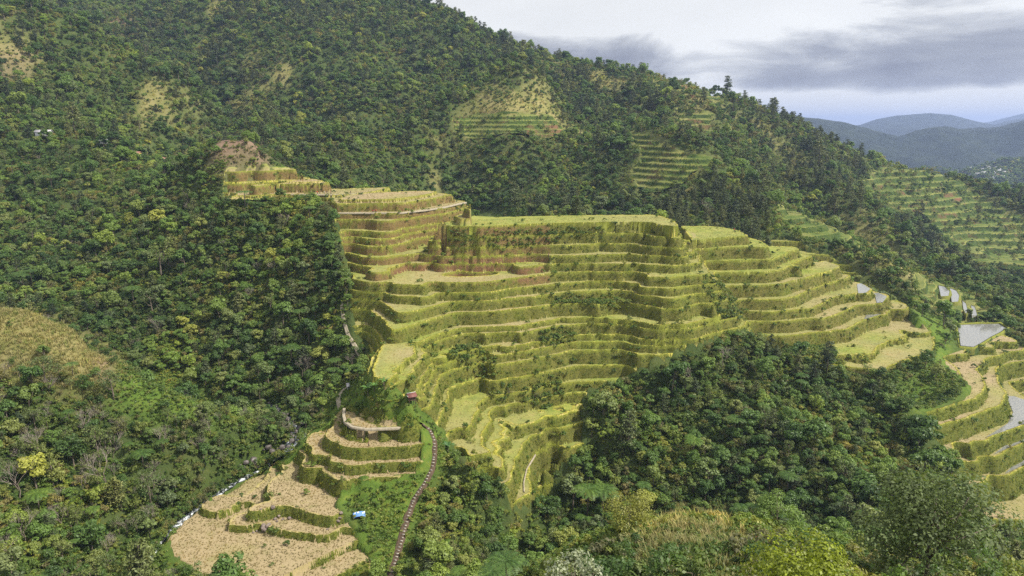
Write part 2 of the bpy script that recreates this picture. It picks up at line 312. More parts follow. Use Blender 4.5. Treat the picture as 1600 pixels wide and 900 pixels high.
def land_z(x, y):
    i, j, r = grid_ij(np.asarray(x, float), np.asarray(y, float)); return bil(LZ, i, j)
def visible(x, y, z, slack=0.0):
    i, j, r = grid_ij(x, y); return z / r >= bil(HORIZ, np.maximum(i - 1.5, 0), j) - slack / r
# ------------------------------------------------------------------ terraces
CELL = 0.4
gx = np.arange(-176, 240, CELL * 2); gy = np.arange(132, 440, CELL * 2)
TX, TY = np.meshgrid(gx, gy); TH_ = H0(TX, TY)
def up2(A):
    B = np.empty((A.shape[0] * 2 - 1, A.shape[1] * 2 - 1)); B[::2, ::2] = A
    B[1::2, ::2] = (A[:-1] + A[1:]) / 2; B[:, 1::2] = (B[:, :-2:2] + B[:, 2::2]) / 2; return B
TX, TY, TH_ = up2(TX), up2(TY), up2(TH_)
PX, PY = project(TX, TY, TH_)
VIS = visible(TX, TY, TH_ + 3.5)
GULLY = [(1056,343),(1064,357),(1075,377),(1091,390),(1102,408),(1116,427),(1130,446),(1142,470),(1155,488),(1168,503),(1178,522)]
POLY = {
 'A': [(352,263),(480,262),(530,283),(620,286),(736,306),(734,339.5),(712,345),(683,354),(698,399),(698,405),(536,405),(522,335),(500,309),(348,311)],
 'B': [(683,354),(712,345),(734,339.5),(740,333),(1056,332)] + GULLY + [(1168,512),(1092,536),(1062,546),(1036,561),(1000,579),(945,602),(910,614),(918,698),(872,738),(855,795),(770,790),(735,748),(690,664),(668,655),(640,613),(600,602),(574,596),(572,545),(548,516),(545,440),(536,405),(698,405)],
 'C': GULLY + [(1187,533),(1240,563),(1330,580),(1382,583),(1412,570),(1462,556),(1462,525),(1440,500),(1418,478),(1392,458),(1350,436),(1330,415),(1255,378),(1170,356),(1100,345)],
 'E': [(528,628),(655,656),(664,670),(664,726),(612,752),(545,757),(522,790),(542,806),(562,845),(588,874),(560,940),(420,935),(304,896),(294,886),(263,868),(255,847),(290,809),(322,784),(356,760.5),(386,737),(421,721),(440,735),(474,695),(480,674),(510,674)],
 'F': [(1410,654),(1500,626),(1515,600),(1478,570),(1470,552),(1496,545),(1522,546),(1552,528),(1580,512),(1665,500),(1665,840),(1535,822),(1508,760),(1484,710),(1440,674)],
}
LEV = {'A': hA[:10] + hB[2:4], 'B': [hB[0], hX] + hB[1:], 'C': list(hC), 'E': [hB[8]] + hE[1:], 'F': [hP] + hF}
E1FIELD = [at_h(x_, y_, hE[1])[:2] for x_, y_ in [(538.5,642),(549,643),(560,647),(574,656),(590,663),(620,665.2),(650,660.8),(625,667),(572,669),(552,665.5),(542,659),(539,650)]]
BAT = {'A': .3, 'B': .32, 'C': .36, 'E': .4, 'F': .32}
SEC = np.full(TX.shape, '-')
for k in 'FECBA':
    m = inpoly(PX, PY, POLY[k]) & VIS
    if k == 'E': m &= (TY < 235)
    if k in 'ABC': m &= (TY > 195)
    SEC[m] = k
# broad level fields: keep them flat right up to their lips
def plan_inside(q): return inpoly(TX, TY, [(p[0], p[1]) for p in q])
FLAT = []
for (h, pl), q in zip(LIPS, LIP3):
    s = 'B' if h == hB[0] else 'A' if h == hA[4] else 'E' if h == hE[7] else 'C' if (h in hC[1:5] or (h == hB[1] and pl[0][0] == 1081)) else None
    if s is None: continue
    m = plan_inside(q); SEC[m & (SEC == '-')] = s; FLAT.append((m, h, s))
    if s != 'E': TH_ = np.where(m, np.maximum(TH_, h + .2), TH_)
M2 = blur((SEC != '-').astype(float), 6)
for _ in range(10):
    for dy, dx in ((0, 1), (0, -1), (1, 0), (-1, 0)):
        s2 = np.roll(SEC, (dy, dx), (0, 1)); t_ = (SEC == '-') & (s2 != '-') & (M2 > .5); SEC[t_] = s2[t_]
SEC[M2 < .42] = '-'
_sx = np.interp(TY, [150, 166, 178, 192, 204, 212, 219, 228, 240], [at(195, 900, 150)[0], at(235, 850, 166)[0], at(265, 800, 178)[0], at(330, 760, 192)[0], at(380, 727, 204)[0], at(435, 706, 212)[0], at(462, 685, 219)[0], at(462, 662, 228)[0], at(440, 640, 240)[0]])
SEC[(SEC == 'E') & (TX < _sx + 2.5)] = '-'
WIG = vnoise(TX, TY, 7, 11) * .7 + vnoise(TX, TY, 2.2, 12) * .38
gyy, gxx = np.gradient(blur(TH_, 2), CELL); GRAD = np.hypot(gxx, gyy) + 1e-3
HW = TH_ + WIG * np.minimum(GRAD, 1.5) * .9
for m, h, s in FLAT: HW = np.where(m, np.maximum(HW, h + .8), HW)
TZ = TH_.copy(); LVL = np.full(TX.shape, -1); WALL = np.zeros(TX.shape); LIPM = np.zeros(TX.shape)
for s, lev in LEV.items():
    m = SEC == s; L = np.array(lev); n = len(L)
    h = HW[m]; g = GRAD[m]
    k = n - np.searchsorted(L[::-1], h, side='right')      # 0: above the top level; k: below lip k-1
    up = L[np.clip(k - 1, 0, n - 1)]; lo = L[np.clip(k, 0, n - 1)]
    dh = np.maximum(up - lo, .3); t = (up - h) / dh
    wv = np.clip(BAT[s] * g, .06, .93)
    z = up - (up - lo) * np.clip(t / wv, 0, 1) ** 1.15
    wall = np.where((k > 0) & (k < n), 1 - sstep(wv * .97, wv * 1.03 + .02, t), 0)
    dlip = np.where(k < n, (1 - t) * dh / g, 9)             # metres to this level's own lip
    z += np.where((dlip < .9) & (wall < .5), .28 * (1 - dlip / .9), 0) * (k < n)
    top = k == 0
    z = np.where(top, L[0] + (np.maximum(h - L[0] - 3.0, 0) * .9 if s in 'AEF' else 0), z)
    below = k == n
    z = np.where(below, np.minimum(L[-1], h + (L[-1] - h) * 0), z)
    lipm = np.where((k > 0) & (k < n), np.where(dlip < .55, 1, 0) * (wall < .5), 0)
    lipm = np.where(top & (h - L[0] < .5 * g), 1, lipm)
    if s == 'E':                                             # the curved field under the grassy brow of the spur
        fld = inpoly(TX[m], TY[m], E1FIELD)
        br = (k == 1) & ~fld; z = np.where(br, np.maximum(TH_[m], hE[1]), np.where(fld, hE[1], z)); wall = np.where(br, 1, np.where(fld, 0, wall)); lipm = np.where(br, 0, lipm)
    TZ[m] = z; LVL[m] = np.where(top, 0, np.where(wall > .5, k - 1, np.minimum(k, n - 1)))
    WALL[m] = np.where(below, 1, wall); LIPM[m] = lipm
# edges of the steps run along the contours, not along the cells: pull the nearest vertices onto them
hy_, hx_ = np.gradient(HW, CELL); hg = np.hypot(hx_, hy_) + 1e-3
SX, SY = TX.copy(), TY.copy(); SZ = TZ.copy()
WALLF = np.zeros((TX.shape[0] - 1, TX.shape[1] - 1)); LVLF = np.full(WALLF.shape, -1)
HC = (HW[:-1, :-1] + HW[1:, :-1] + HW[:-1, 1:] + HW[1:, 1:]) / 4; GC_ = (GRAD[:-1, :-1] + GRAD[1:, 1:]) / 2
for s, lev in LEV.items():
    m = SEC == s; L = np.array(lev); n = len(L); h = HW[m]; g = GRAD[m]; q = hg[m]
    near = L[np.argmin(abs(h[:, None] - L[None]), axis=1)]; dl = (h - near) / q
    k = n - np.searchsorted(L[::-1], h, side='right'); up = L[np.clip(k - 1, 0, n - 1)]; lo = L[np.clip(k, 0, n - 1)]
    hf = up - np.clip(BAT[s] * g, .06, .93) * (up - lo); df = (h - hf) / q; good = (k > 0) & (k < n)
    a_ = abs(dl) < .62 * CELL; b_ = ~a_ & good & (abs(df) < .62 * CELL); d = np.where(a_, dl, np.where(b_, df, 0))
    SX[m] -= d * hx_[m] / q; SY[m] -= d * hy_[m] / q
    LIPM[m] *= (.3 if s == 'E' else 1.0)
    SZ[m] = np.where(a_, near + .2, np.where(b_, lo, SZ[m])); LIPM[m] = np.where(a_, .35 if s == 'E' else 1, LIPM[m])
    mf = SEC[:-1, :-1] == s; h = HC[mf]; g = GC_[mf]
    k = n - np.searchsorted(L[::-1], h, side='right'); up = L[np.clip(k - 1, 0, n - 1)]; lo = L[np.clip(k, 0, n - 1)]
    t = (up - h) / np.maximum(up - lo, .3); wl = (k > 0) & (k < n) & (t < np.clip(BAT[s] * g, .06, .93)) | (k == n)
    if s == 'E':
        fld = inpoly(TX[:-1, :-1][mf], TY[:-1, :-1][mf], E1FIELD); wl = np.where(k == 1, ~fld, wl)
    WALLF[mf] = wl; LVLF[mf] = np.where(k == 0, 0, np.where(wl, k - 1, np.minimum(k, n - 1)))
eb = (SEC == 'E') & inpoly(TX, TY, E1FIELD); SX[eb], SY[eb], SZ[eb] = TX[eb], TY[eb], TZ[eb]
M = blur((SEC != '-').astype(float), 3)
SZ = TH_ + (SZ - TH_) * sstep(.35, .8, M) - 1.6 * (1 - sstep(.32, .75, M)) * (PY > 352) + WALL * (vnoise(TX + TZ, TY, 1.3, 13) * .35)
TZ = TH_ + (TZ - TH_) * sstep(.35, .8, M)
TZ += WALL * (vnoise(TX + TZ, TY, 1.3, 13) * .35)
# the land sheet dips under the terraces
ii = np.clip((LX - gx[0]) / CELL, 0, TX.shape[1] - 1.01); jj = np.clip((LY - gy[0]) / CELL, 0, TX.shape[0] - 1.01)
_in = (LX > gx[0]) & (LX < gx[-1]) & (LY > gy[0]) & (LY < gy[-1])
Mb = blur((SEC != '-').astype(float), 6)
LM = np.where(_in, Mb[jj.astype(int), ii.astype(int)], 0)
_cr = np.zeros(TX.shape)
for m_, h_, s_ in FLAT:
    if s_ in 'BC': 
        bm_ = blur(m_.astype(float), 30); v_ = np.where(_in, bm_[jj.astype(int), ii.astype(int)], 0); c_ = (v_ > .004) & (h_ == hB[0])
        LZ = np.where(c_, np.minimum(LZ, h_ - 1.2), LZ)
_pp = [at_h(x_, y_, hP)[:2] for x_, y_ in [(1492,506),(1530,505),(1564,504.5),(1578,514),(1548,530),(1521,547),(1497,545)]]
LZ = np.where(inpoly(LX, LY, _pp), hP - .1, LZ)
LZ_sheet = LZ - 7 * sstep(.72, 1.0, LM)
# ---- MATERIAL PART
# ------------------------------------------------------------------ materials
def mat(name, build, rough=.8, spec=.3):
    m = bpy.data.materials.new(name); m.use_nodes = True; nt = m.node_tree
    p = nt.nodes['Principled BSDF']; p.inputs['Roughness'].default_value = rough
    p.inputs['Specular IOR Level'].default_value = spec
    build(nt, p); return m
def n_noise(nt, vec, scale, det=4, rough=.55):
    n = nt.nodes.new('ShaderNodeTexNoise'); n.inputs['Scale'].default_value = scale
    n.inputs['Detail'].default_value = det; n.inputs['Roughness'].default_value = rough
    if vec is not None: nt.links.new(vec, n.inputs['Vector'])
    return n.outputs['Fac']
def n_ramp(nt, fac, stops, interp='LINEAR'):
    r = nt.nodes.new('ShaderNodeValToRGB'); r.color_ramp.interpolation = interp; e = r.color_ramp.elements
    while len(e) < len(stops): e.new(.5)
    for k, (p, c) in enumerate(stops): e[k].position = p; e[k].color = (*c, 1)
    nt.links.new(fac, r.inputs[0]); return r.outputs[0]
def n_mix(nt, fac, a, b, mode='MIX'):
    m = nt.nodes.new('ShaderNodeMixRGB'); m.blend_type = mode
    for k, v in enumerate((fac, a, b)):
        if isinstance(v, (int, float)): m.inputs[k].default_value = v
        elif isinstance(v, tuple): m.inputs[k].default_value = (*v, 1)
        else: nt.links.new(v, m.inputs[k])
    return m.outputs[0]
def n_pos(nt):
    return nt.nodes.new('ShaderNodeNewGeometry').outputs['Position']
def n_attr(nt, name):
    a = nt.nodes.new('ShaderNodeAttribute'); a.attribute_name = name; return a
def n_scale(nt, vec, s):
    m = nt.nodes.new('ShaderNodeMapping'); m.inputs[3].default_value = s; nt.links.new(vec, m.inputs[0]); return m.outputs[0]
def n_bump(nt, p, h, strength, dist):
    b = nt.nodes.new('ShaderNodeBump'); b.inputs['Strength'].default_value = strength; b.inputs['Distance'].default_value = dist
    nt.links.new(h, b.inputs['Height']); nt.links.new(b.outputs[0], p.inputs['Normal'])
def leafy(name, stops, rough=.5, spec=.35, trans=.36, patch=.03, patch_amt=.5, vary=.35):
    """foliage: colour differs from plant to plant and from leaf to leaf; light also passes through the leaves"""
    def b(nt, p):
        oi = nt.nodes.new('ShaderNodeObjectInfo')
        base = n_ramp(nt, oi.outputs['Random'], stops)
        pn = n_noise(nt, n_pos(nt), 1.6, 2)
        var = n_ramp(nt, pn, [(.3, (1 - vary,) * 3), (.7, (1 + vary, 1 + vary * .9, 1 + vary * .4))])
        c = n_mix(nt, 1.0, base, var, 'MULTIPLY')
        big = n_ramp(nt, n_noise(nt, oi.outputs['Location'], patch, 4, .6), [(.36, (.72, .78, .85)), (.5, (1, 1, 1)), (.64, (1.45, 1.32, 1.0))])
        c = n_mix(nt, 1.0, c, big, 'MULTIPLY')
        nt.links.new(c, p.inputs['Base Color'])
        tr = nt.nodes.new('ShaderNodeBsdfTranslucent'); tc = n_mix(nt, 1.0, c, (1.25, 1.3, .6), 'MULTIPLY'); nt.links.new(tc, tr.inputs[0])
        ms = nt.nodes.new('ShaderNodeMixShader'); ms.inputs[0].default_value = trans
        nt.links.new(p.outputs[0], ms.inputs[1]); nt.links.new(tr.outputs[0], ms.inputs[2])
        nt.links.new(ms.outputs[0], nt.nodes['Material Output'].inputs[0])
    return mat(name, b, rough, spec)
M_BROAD = leafy('broadleaf_foliage', [(0, (0.066, 0.118, 0.033)), (.3, (0.098, 0.174, 0.043)), (.55, (0.144, 0.230, 0.056)), (.75, (0.194, 0.263, 0.059)), (.9, (0.158, 0.204, 0.095)), (1, (0.278, 0.310, 0.074))])
M_PINE = leafy('pine_foliage', [(0, (0.063, 0.090, 0.044)), (.5, (0.101, 0.131, 0.052)), (1, (0.159, 0.180, 0.067))], rough=.6, trans=.12)
M_FERN = leafy('fern_fronds', [(0, (0.063, 0.130, 0.028)), (1, (0.116, 0.190, 0.040))], trans=.35)
M_SHRUB = leafy('shrub_foliage', [(0, (0.058, 0.103, 0.025)), (.35, (0.093, 0.164, 0.036)), (.6, (0.159, 0.208, 0.047)), (.8, (0.205, 0.199, 0.059)), (1, (0.159, 0.147, 0.076))])
M_REED = leafy('reed_blades', [(0, (0.281, 0.266, 0.105)), (.5, (0.365, 0.309, 0.140)), (.8, (0.210, 0.253, 0.070)), (1, (0.421, 0.337, 0.182))], rough=.7, spec=.15, trans=.25)
M_HERB = leafy('herb_leaves', [(0, (0.074, 0.131, 0.022)), (.5, (0.116, 0.175, 0.033)), (1, (0.180, 0.201, 0.039))], trans=.3)
M_WALLGRASS = leafy('bank_grass', [(0, (0.073, 0.119, 0.016)), (.35, (0.117, 0.171, 0.019)), (.7, (0.176, 0.218, 0.024)), (1, (0.224, 0.212, 0.040))], rough=.65, spec=.15, trans=.25)
M_LIPGRASS = leafy('lip_grass', [(0, (0.185, 0.223, 0.030)), (.5, (0.260, 0.265, 0.050)), (1, (0.337, 0.283, 0.098))], rough=.65, spec=.15, trans=.25)
M_STUBBLE = leafy('rice_stubble', [(0, (0.234, 0.189, 0.089)), (.6, (0.328, 0.257, 0.133)), (1, (0.234, 0.219, 0.067))], rough=.8, spec=.1, trans=.15)
M_YELLOW = leafy('yellow_leaves', [(0, (.2,.25,.02)), (1, (.3,.31,.03))], vary=.55)
M_PALE = leafy('pale_leaves', [(0, (.28,.32,.2)), (1, (.36,.38,.26))], rough=.4, spec=.5, vary=.5)
M_OLIVE = leafy('olive_leaves', [(0, (0.115, 0.155, 0.060)), (1, (0.162, 0.203, 0.079))], rough=.6, spec=.25, vary=.5)
M_BANANA = leafy('banana_leaves', [(0, (.06,.15,.04)), (1, (.1,.2,.06))], rough=.35, spec=.5, trans=.35)
M_BARE = mat('bare_twigs', lambda nt, p: nt.links.new(n_ramp(nt, n_noise(nt, n_pos(nt), 1.5), [(.3, (.2,.165,.14)), (.7, (.38,.32,.27))]), p.inputs['Base Color']), .9)
M_BARK = mat('bark', lambda nt, p: nt.links.new(n_ramp(nt, n_noise(nt, n_pos(nt), 2.5), [(.3, (.09,.07,.05)), (.7, (.22,.18,.14))]), p.inputs['Base Color']), .9)
def _paddy(nt, p):
    pos = n_pos(nt); t = n_attr(nt, 'tone')
    green = n_ramp(nt, n_noise(nt, pos, .22, 6, .7), [(.3, (.12,.17,.028)), (.45, (.19,.23,.04)), (.58, (.25,.265,.052)), (.72, (.3,.275,.09))])
    straw = n_ramp(nt, n_noise(nt, pos, .3, 7, .7), [(.3, (.22,.2,.085)), (.45, (.29,.23,.125)), (.6, (.33,.26,.15)), (.75, (.26,.235,.085))])
    c = n_mix(nt, t.outputs['Fac'], green, straw)
    l = n_attr(nt, 'lip')
    lipc = n_ramp(nt, n_noise(nt, pos, .35, 5, .65), [(.3, (.24,.27,.04)), (.5, (.38,.34,.06)), (.68, (.45,.37,.15))])
    c = n_mix(nt, l.outputs['Fac'], c, lipc)
    fine = n_ramp(nt, n_noise(nt, pos, 2.6, 4, .7), [(.3, (.78,.77,.73)), (.55, (1, 1, 1)), (.75, (1.15, 1.13, 1.08))])
    nt.links.new(n_mix(nt, 1.0, c, fine, 'MULTIPLY'), p.inputs['Base Color']); n_bump(nt, p, n_noise(nt, pos, 2.2, 5, .7), .8, .25)
M_PADDY = mat('paddy_soil_and_straw', _paddy, .9, .15)
def _farpaddy(nt, p):
    pos = n_pos(nt); t = n_attr(nt, 'tone'); l = n_attr(nt, 'lip')
    g = n_ramp(nt, n_noise(nt, pos, .09, 7, .7), [(.3, (.05,.085,.02)), (.45, (.09,.13,.028)), (.58, (.15,.17,.04)), (.72, (.08,.12,.03))])
    y = n_ramp(nt, n_noise(nt, pos, .06, 6, .7), [(.3, (.18,.18,.055)), (.6, (.28,.24,.1)), (.8, (.12,.15,.04))])
    c = n_mix(nt, t.outputs['Fac'], g, y); c = n_mix(nt, l.outputs['Fac'], c, (.27, .26, .075))
    nt.links.new(c, p.inputs['Base Color']); n_bump(nt, p, n_noise(nt, pos, .9, 6, .75), 1.0, .6)
M_FARPADDY = mat('far_paddy', _farpaddy, .9, .1)
def _farwall(nt, p):
    pos = n_pos(nt); t = n_attr(nt, 'tone')
    g = n_ramp(nt, n_noise(nt, pos, .3, 7, .75), [(.3, (.025,.045,.012)), (.5, (.055,.085,.02)), (.7, (.1,.125,.03))])
    k = n_ramp(nt, n_noise(nt, pos, .05, 6, .65), [(.5, (0, 0, 0)), (.6, (1, 1, 1))]); kk = n_mix(nt, 1.0, k, t.outputs['Color'], 'MULTIPLY')
    c = n_mix(nt, kk, g, (.2, .1, .06)); nt.links.new(c, p.inputs['Base Color']); n_bump(nt, p, n_noise(nt, pos, .9, 6, .75), 1.0, .8)
M_FARWALL = mat('far_terrace_wall', _farwall, .95, .1)
def _wall(nt, p):
    pos = n_pos(nt); t = n_attr(nt, 'tone')
    g = n_ramp(nt, n_noise(nt, n_scale(nt, pos, (1, 1, .35)), .8, 6, .7), [(.28, (.06,.085,.016)), (.45, (.105,.132,.023)), (.6, (.155,.167,.03)), (.78, (.115,.17,.03))])
    red = n_ramp(nt, n_noise(nt, pos, .6, 6, .7), [(.3, (.11,.065,.032)), (.55, (.2,.115,.055)), (.75, (.2,.17,.05))])
    k = n_ramp(nt, n_noise(nt, pos, .11, 6, .65), [(.33, (0, 0, 0)), (.5, (1, 1, 1))])
    kk = n_mix(nt, 1.0, k, t.outputs['Color'], 'MULTIPLY')
    c = n_mix(nt, kk, g, red)
    fine = n_ramp(nt, n_noise(nt, n_scale(nt, pos, (1, 1, .6)), 3.0, 5, .75), [(.3, (.5,.5,.48)), (.5, (1, 1, 1)), (.72, (1.4, 1.35, 1.2))])
    c = n_mix(nt, 1.0, c, fine, 'MULTIPLY')
    l = n_attr(nt, 'lip')
    c = n_mix(nt, l.outputs['Fac'], c, (.22, .24, .035))
    nt.links.new(c, p.inputs['Base Color']); n_bump(nt, p, n_noise(nt, pos, 1.8, 6, .75), 1.0, .5)
M_WALL = mat('grassy_terrace_wall', _wall, .9, .15)
def _land(nt, p):
    pos = n_pos(nt); k = n_attr(nt, 'ground')
    dark = n_ramp(nt, n_noise(nt, pos, .12, 8, .7), [(.3, (.035,.055,.016)), (.5, (.06,.085,.024)), (.7, (.1,.115,.036))])
    grass = n_ramp(nt, n_noise(nt, pos, .1, 9, .72), [(.3, (.12,.13,.035)), (.45, (.2,.19,.06)), (.6, (.27,.23,.1)), (.75, (.16,.18,.045))])
    lush = n_ramp(nt, n_noise(nt, pos, .3, 8, .7), [(.3, (.055,.1,.018)), (.5, (.1,.16,.025)), (.7, (.17,.2,.035))])
    soil = n_ramp(nt, n_noise(nt, pos, .25, 8, .7), [(.3, (.14,.09,.06)), (.6, (.25,.17,.12)), (.8, (.2,.18,.08))])
    sep = nt.nodes.new('ShaderNodeSeparateColor'); nt.links.new(k.outputs['Color'], sep.inputs[0])
    c = n_mix(nt, sep.outputs[0], dark, grass); c = n_mix(nt, sep.outputs[1], c, lush); c = n_mix(nt, sep.outputs[2], c, soil)
    nt.links.new(c, p.inputs['Base Color']); n_bump(nt, p, n_noise(nt, pos, .8, 8, .75), 1.0, .8)
M_LAND = mat('forest_floor_and_grass', _land, .95, .1)
def flat(name, c, rough=.7, spec=.3, sc_=4.0, amt=.25, metal=0):
    def b(nt, p):
        v = n_ramp(nt, n_noise(nt, n_pos(nt), sc_, 5, .6), [(.3, tuple(x * (1 - amt) for x in c)), (.7, tuple(min(1, x * (1 + amt)) for x in c))])
        nt.links.new(v, p.inputs['Base Color']); p.inputs['Metallic'].default_value = metal
    return mat(name, b, rough, spec)
M_PATH = flat('pale_path', (.3,.26,.19), .9, .1, 1.5, .3)
M_DIRT = flat('stair_dirt', (.085,.06,.04), .95, .1, 1.5, .4)
M_STEP = flat('pale_step_stone', (.36,.33,.28), .9, .1, 3, .25)
M_ROCK = flat('grey_brown_rock', (.17,.135,.115), .85, .2, 1.2, .45)
M_DARKROCK = flat('wet_dark_rock', (.1,.085,.075), .5, .5, 1.2, .5)
# ------------------------------------------------------------------ mesh makers
def raw_mesh(name, V, F, mats, fm=None, smooth=False):
    me = bpy.data.meshes.new(name); V = np.asarray(V, np.float32).reshape(-1, 3)
    me.vertices.add(len(V)); me.vertices.foreach_set('co', V.ravel())
    if isinstance(F, np.ndarray):
        n, k = F.shape; me.loops.add(n * k); me.loops.foreach_set('vertex_index', F.astype(np.int32).ravel())
        me.polygons.add(n); me.polygons.foreach_set('loop_start', np.arange(0, n * k, k, dtype=np.int32))
    else:
        fl = [i for f in F for i in f]; st = np.cumsum([0] + [len(f) for f in F])[:-1]
        me.loops.add(len(fl)); me.loops.foreach_set('vertex_index', np.array(fl, np.int32))
        me.polygons.add(len(F)); me.polygons.foreach_set('loop_start', st.astype(np.int32))
    for m in mats: me.materials.append(m)
    if fm is not None: me.polygons.foreach_set('material_index', np.asarray(fm, np.int32))
    if smooth: me.polygons.foreach_set('use_smooth', np.ones(len(me.polygons), bool))
    me.update(calc_edges=True); return me
def obj(name, me, parent=None, loc=None, kind=None, link=True):
    o = bpy.data.objects.new(name, me)
    if link: C.objects.link(o)
    if parent is not None: o.parent = parent
    if loc is not None: o.location = loc
    if kind: o['kind'] = kind
    return o
def tag(o, label, cat, group=None):
    o['label'] = label; o['category'] = cat
    if group: o['group'] = group
    return o
def thing(name, label, cat, loc=(0, 0, 0), rz=0, group=None, scale=1.0):
    o = bpy.data.objects.new(name, None); C.objects.link(o); o.location = loc; o.rotation_euler = (0, 0, rz); o.scale = (scale,) * 3
    o.empty_display_size = .2
    return tag(o, label, cat, group)
class G:                                   # growing list of vertices and faces
    def __init__(s): s.v = []; s.f = []
    def add(s, v, f):
        o = len(s.v); s.v += [tuple(p) for p in v]; s.f += [tuple(i + o for i in q) for q in f]
    def tube(s, pts, rad, n=6, cap=True):
        o = len(s.v); P = [Vector(p) for p in pts]
        for i, p in enumerate(P):
            d = (P[min(i + 1, len(P) - 1)] - P[max(i - 1, 0)]).normalized()
            a = d.orthogonal().normalized(); b = d.cross(a)
            for k in range(n):
                t = 2 * PI * k / n; s.v.append(tuple(p + (a * math.cos(t) + b * math.sin(t)) * rad[i]))
        for i in range(len(P) - 1):
            for k in range(n): s.f.append((o + i * n + k, o + i * n + (k + 1) % n, o + (i + 1) * n + (k + 1) % n, o + (i + 1) * n + k))
        if cap: s.f.append(tuple(o + (len(P) - 1) * n + k for k in range(n))); s.f.append(tuple(o + k for k in reversed(range(n))))
    def box(s, c, sz, rz=0.0):
        x, y, z = [q / 2 for q in sz]; ca, sa = math.cos(rz), math.sin(rz)
        v = [(c[0] + X * ca - Y * sa, c[1] + X * sa + Y * ca, c[2] + Z) for X, Y, Z in ((-x,-y,-z),(x,-y,-z),(x,y,-z),(-x,y,-z),(-x,-y,z),(x,-y,z),(x,y,z),(-x,y,z))]
        s.add(v, [(0,3,2,1),(4,5,6,7),(0,1,5,4),(1,2,6,5),(2,3,7,6),(3,0,4,7)])
    def mesh(s, name, m, smooth=False): return raw_mesh(name, s.v, s.f, [m], smooth=smooth)
def unit(a): return a / np.maximum(np.linalg.norm(a, axis=-1, keepdims=True), 1e-6)
def cards(P, N, size, aspect=.55, rng=RNG, fold=.12):
    n = len(P); R = unit(rng.normal(size=(n, 3))); T = unit(np.cross(N, R)); B = np.cross(N, T)
    s = (size * rng.uniform(.7, 1.35, n))[:, None]
    a = P + T * s * .55; b = P + B * s * aspect * .5 - T * s * .06 + N * s * fold; c = P - T * s * .5; d = P - B * s * aspect * .5 - T * s * .06 + N * s * fold
    V = np.stack([a, b, c, d], 1).reshape(-1, 3); F = np.arange(4 * n).reshape(n, 4); return V, F
def joined(name, parts):
    V = []; F = []; fm = []; mats = []; o = 0
    for me in parts:
        n = len(me.vertices); co = np.empty(n * 3, np.float32); me.vertices.foreach_get('co', co); V.append(co.reshape(-1, 3))
        for p in me.polygons: F.append(tuple(i + o for i in p.vertices)); fm.append(len(mats))
        mats.append(me.materials[0]); o += n
    return raw_mesh(name, np.concatenate(V), F, mats, fm)
def broadleaf(seed, h, R, nclump, ncard, size, m=M_BROAD, flat_=.75, low=.3, limbs=6, gap=0.0, trunk_r=.02):
    r = np.random.default_rng(seed); g = G()
    lean = r.normal(size=2) * .04 * h
    zt = h * .62; pts = [(lean[0] * t * t, lean[1] * t * t, zt * t - .6 * (t == 0)) for t in np.linspace(0, 1, 5)]
    g.tube(pts, [h * trunk_r * (1.25 - .95 * t) for t in np.linspace(0, 1, 5)], 6)
    th = r.uniform(0, 2 * PI, nclump); cz = r.uniform(-.55, 1, nclump); rad = r.uniform(.35, 1.0, nclump) ** .6
    D = np.stack([np.cos(th) * np.sqrt(1 - np.minimum(cz, .99) ** 2), np.sin(th) * np.sqrt(1 - np.minimum(cz, .99) ** 2), cz], 1)
    ctr = D * rad[:, None] * np.array([R, R, h * (1 - low) * .5]) * r.uniform(.75, 1.1, (nclump, 1)) + np.array([lean[0], lean[1], h * (low + (1 - low) * .48)])
    for k in range(min(limbs, nclump)):
        a = Vector(pts[2 + k % 3]); b = Vector(ctr[k]); mid = a.lerp(b, .5) + Vector((0, 0, -.05 * h))
        g.tube([a, mid, b], [h * .009, h * .006, h * .003], 4)
    crad = R * r.uniform(.26, .5, nclump)
    w = crad ** 2; ci = r.choice(nclump, ncard, p=w / w.sum())
    d = unit(r.normal(size=(ncard, 3)) + np.array([0, 0, .35])); sh = r.uniform(.45, 1.08, ncard) ** .6
    P = ctr[ci] + d * (crad[ci] * sh)[:, None] * np.array([1, 1, flat_])
    N = unit(d * 1.1 + r.normal(size=(ncard, 3)) * .45 + np.array([0, 0, .5]))
    V, F = cards(P, N, np.full(ncard, size), .62, r)
    return raw_mesh('trunk', g.v, g.f, [M_BARK]), raw_mesh('crown', V, F, [m])
def pine(seed, h, R, nb, per, size):
    r = np.random.default_rng(seed); g = G()
    g.tube([(0, 0, -.6), (r.normal() * .1, r.normal() * .1, h * .5), (r.normal() * .15, 0, h * .97)], [h * .018, h * .012, .03], 6)
    P = []; N = []
    for k in range(nb):
        t = r.uniform(.22, 1.0); z = h * t; L = R * (1.05 - t) ** .45 * r.uniform(.55, 1.1); a = r.uniform(0, 2 * PI)
        e = np.array([math.cos(a) * L, math.sin(a) * L, z + L * r.uniform(.0, .3)])
        g.tube([(0, 0, z), tuple(e)], [.05, .02], 3, False)
        m = int(per * (.4 + L / R)); s = r.uniform(.25, 1.05, m)[:, None]
        q = np.array([0, 0, z]) * (1 - s) + e * s + r.normal(size=(m, 3)) * np.array([.32, .32, .2]) * (.5 + L / R)
        P.append(q); N.append(unit(r.normal(size=(m, 3)) * .7 + np.array([0, 0, .8])))
    P = np.concatenate(P); N = np.concatenate(N); V, F = cards(P, N, np.full(len(P), size), .4, r, .2)
    return raw_mesh('trunk', g.v, g.f, [M_BARK]), raw_mesh('crown', V, F, [M_PINE])
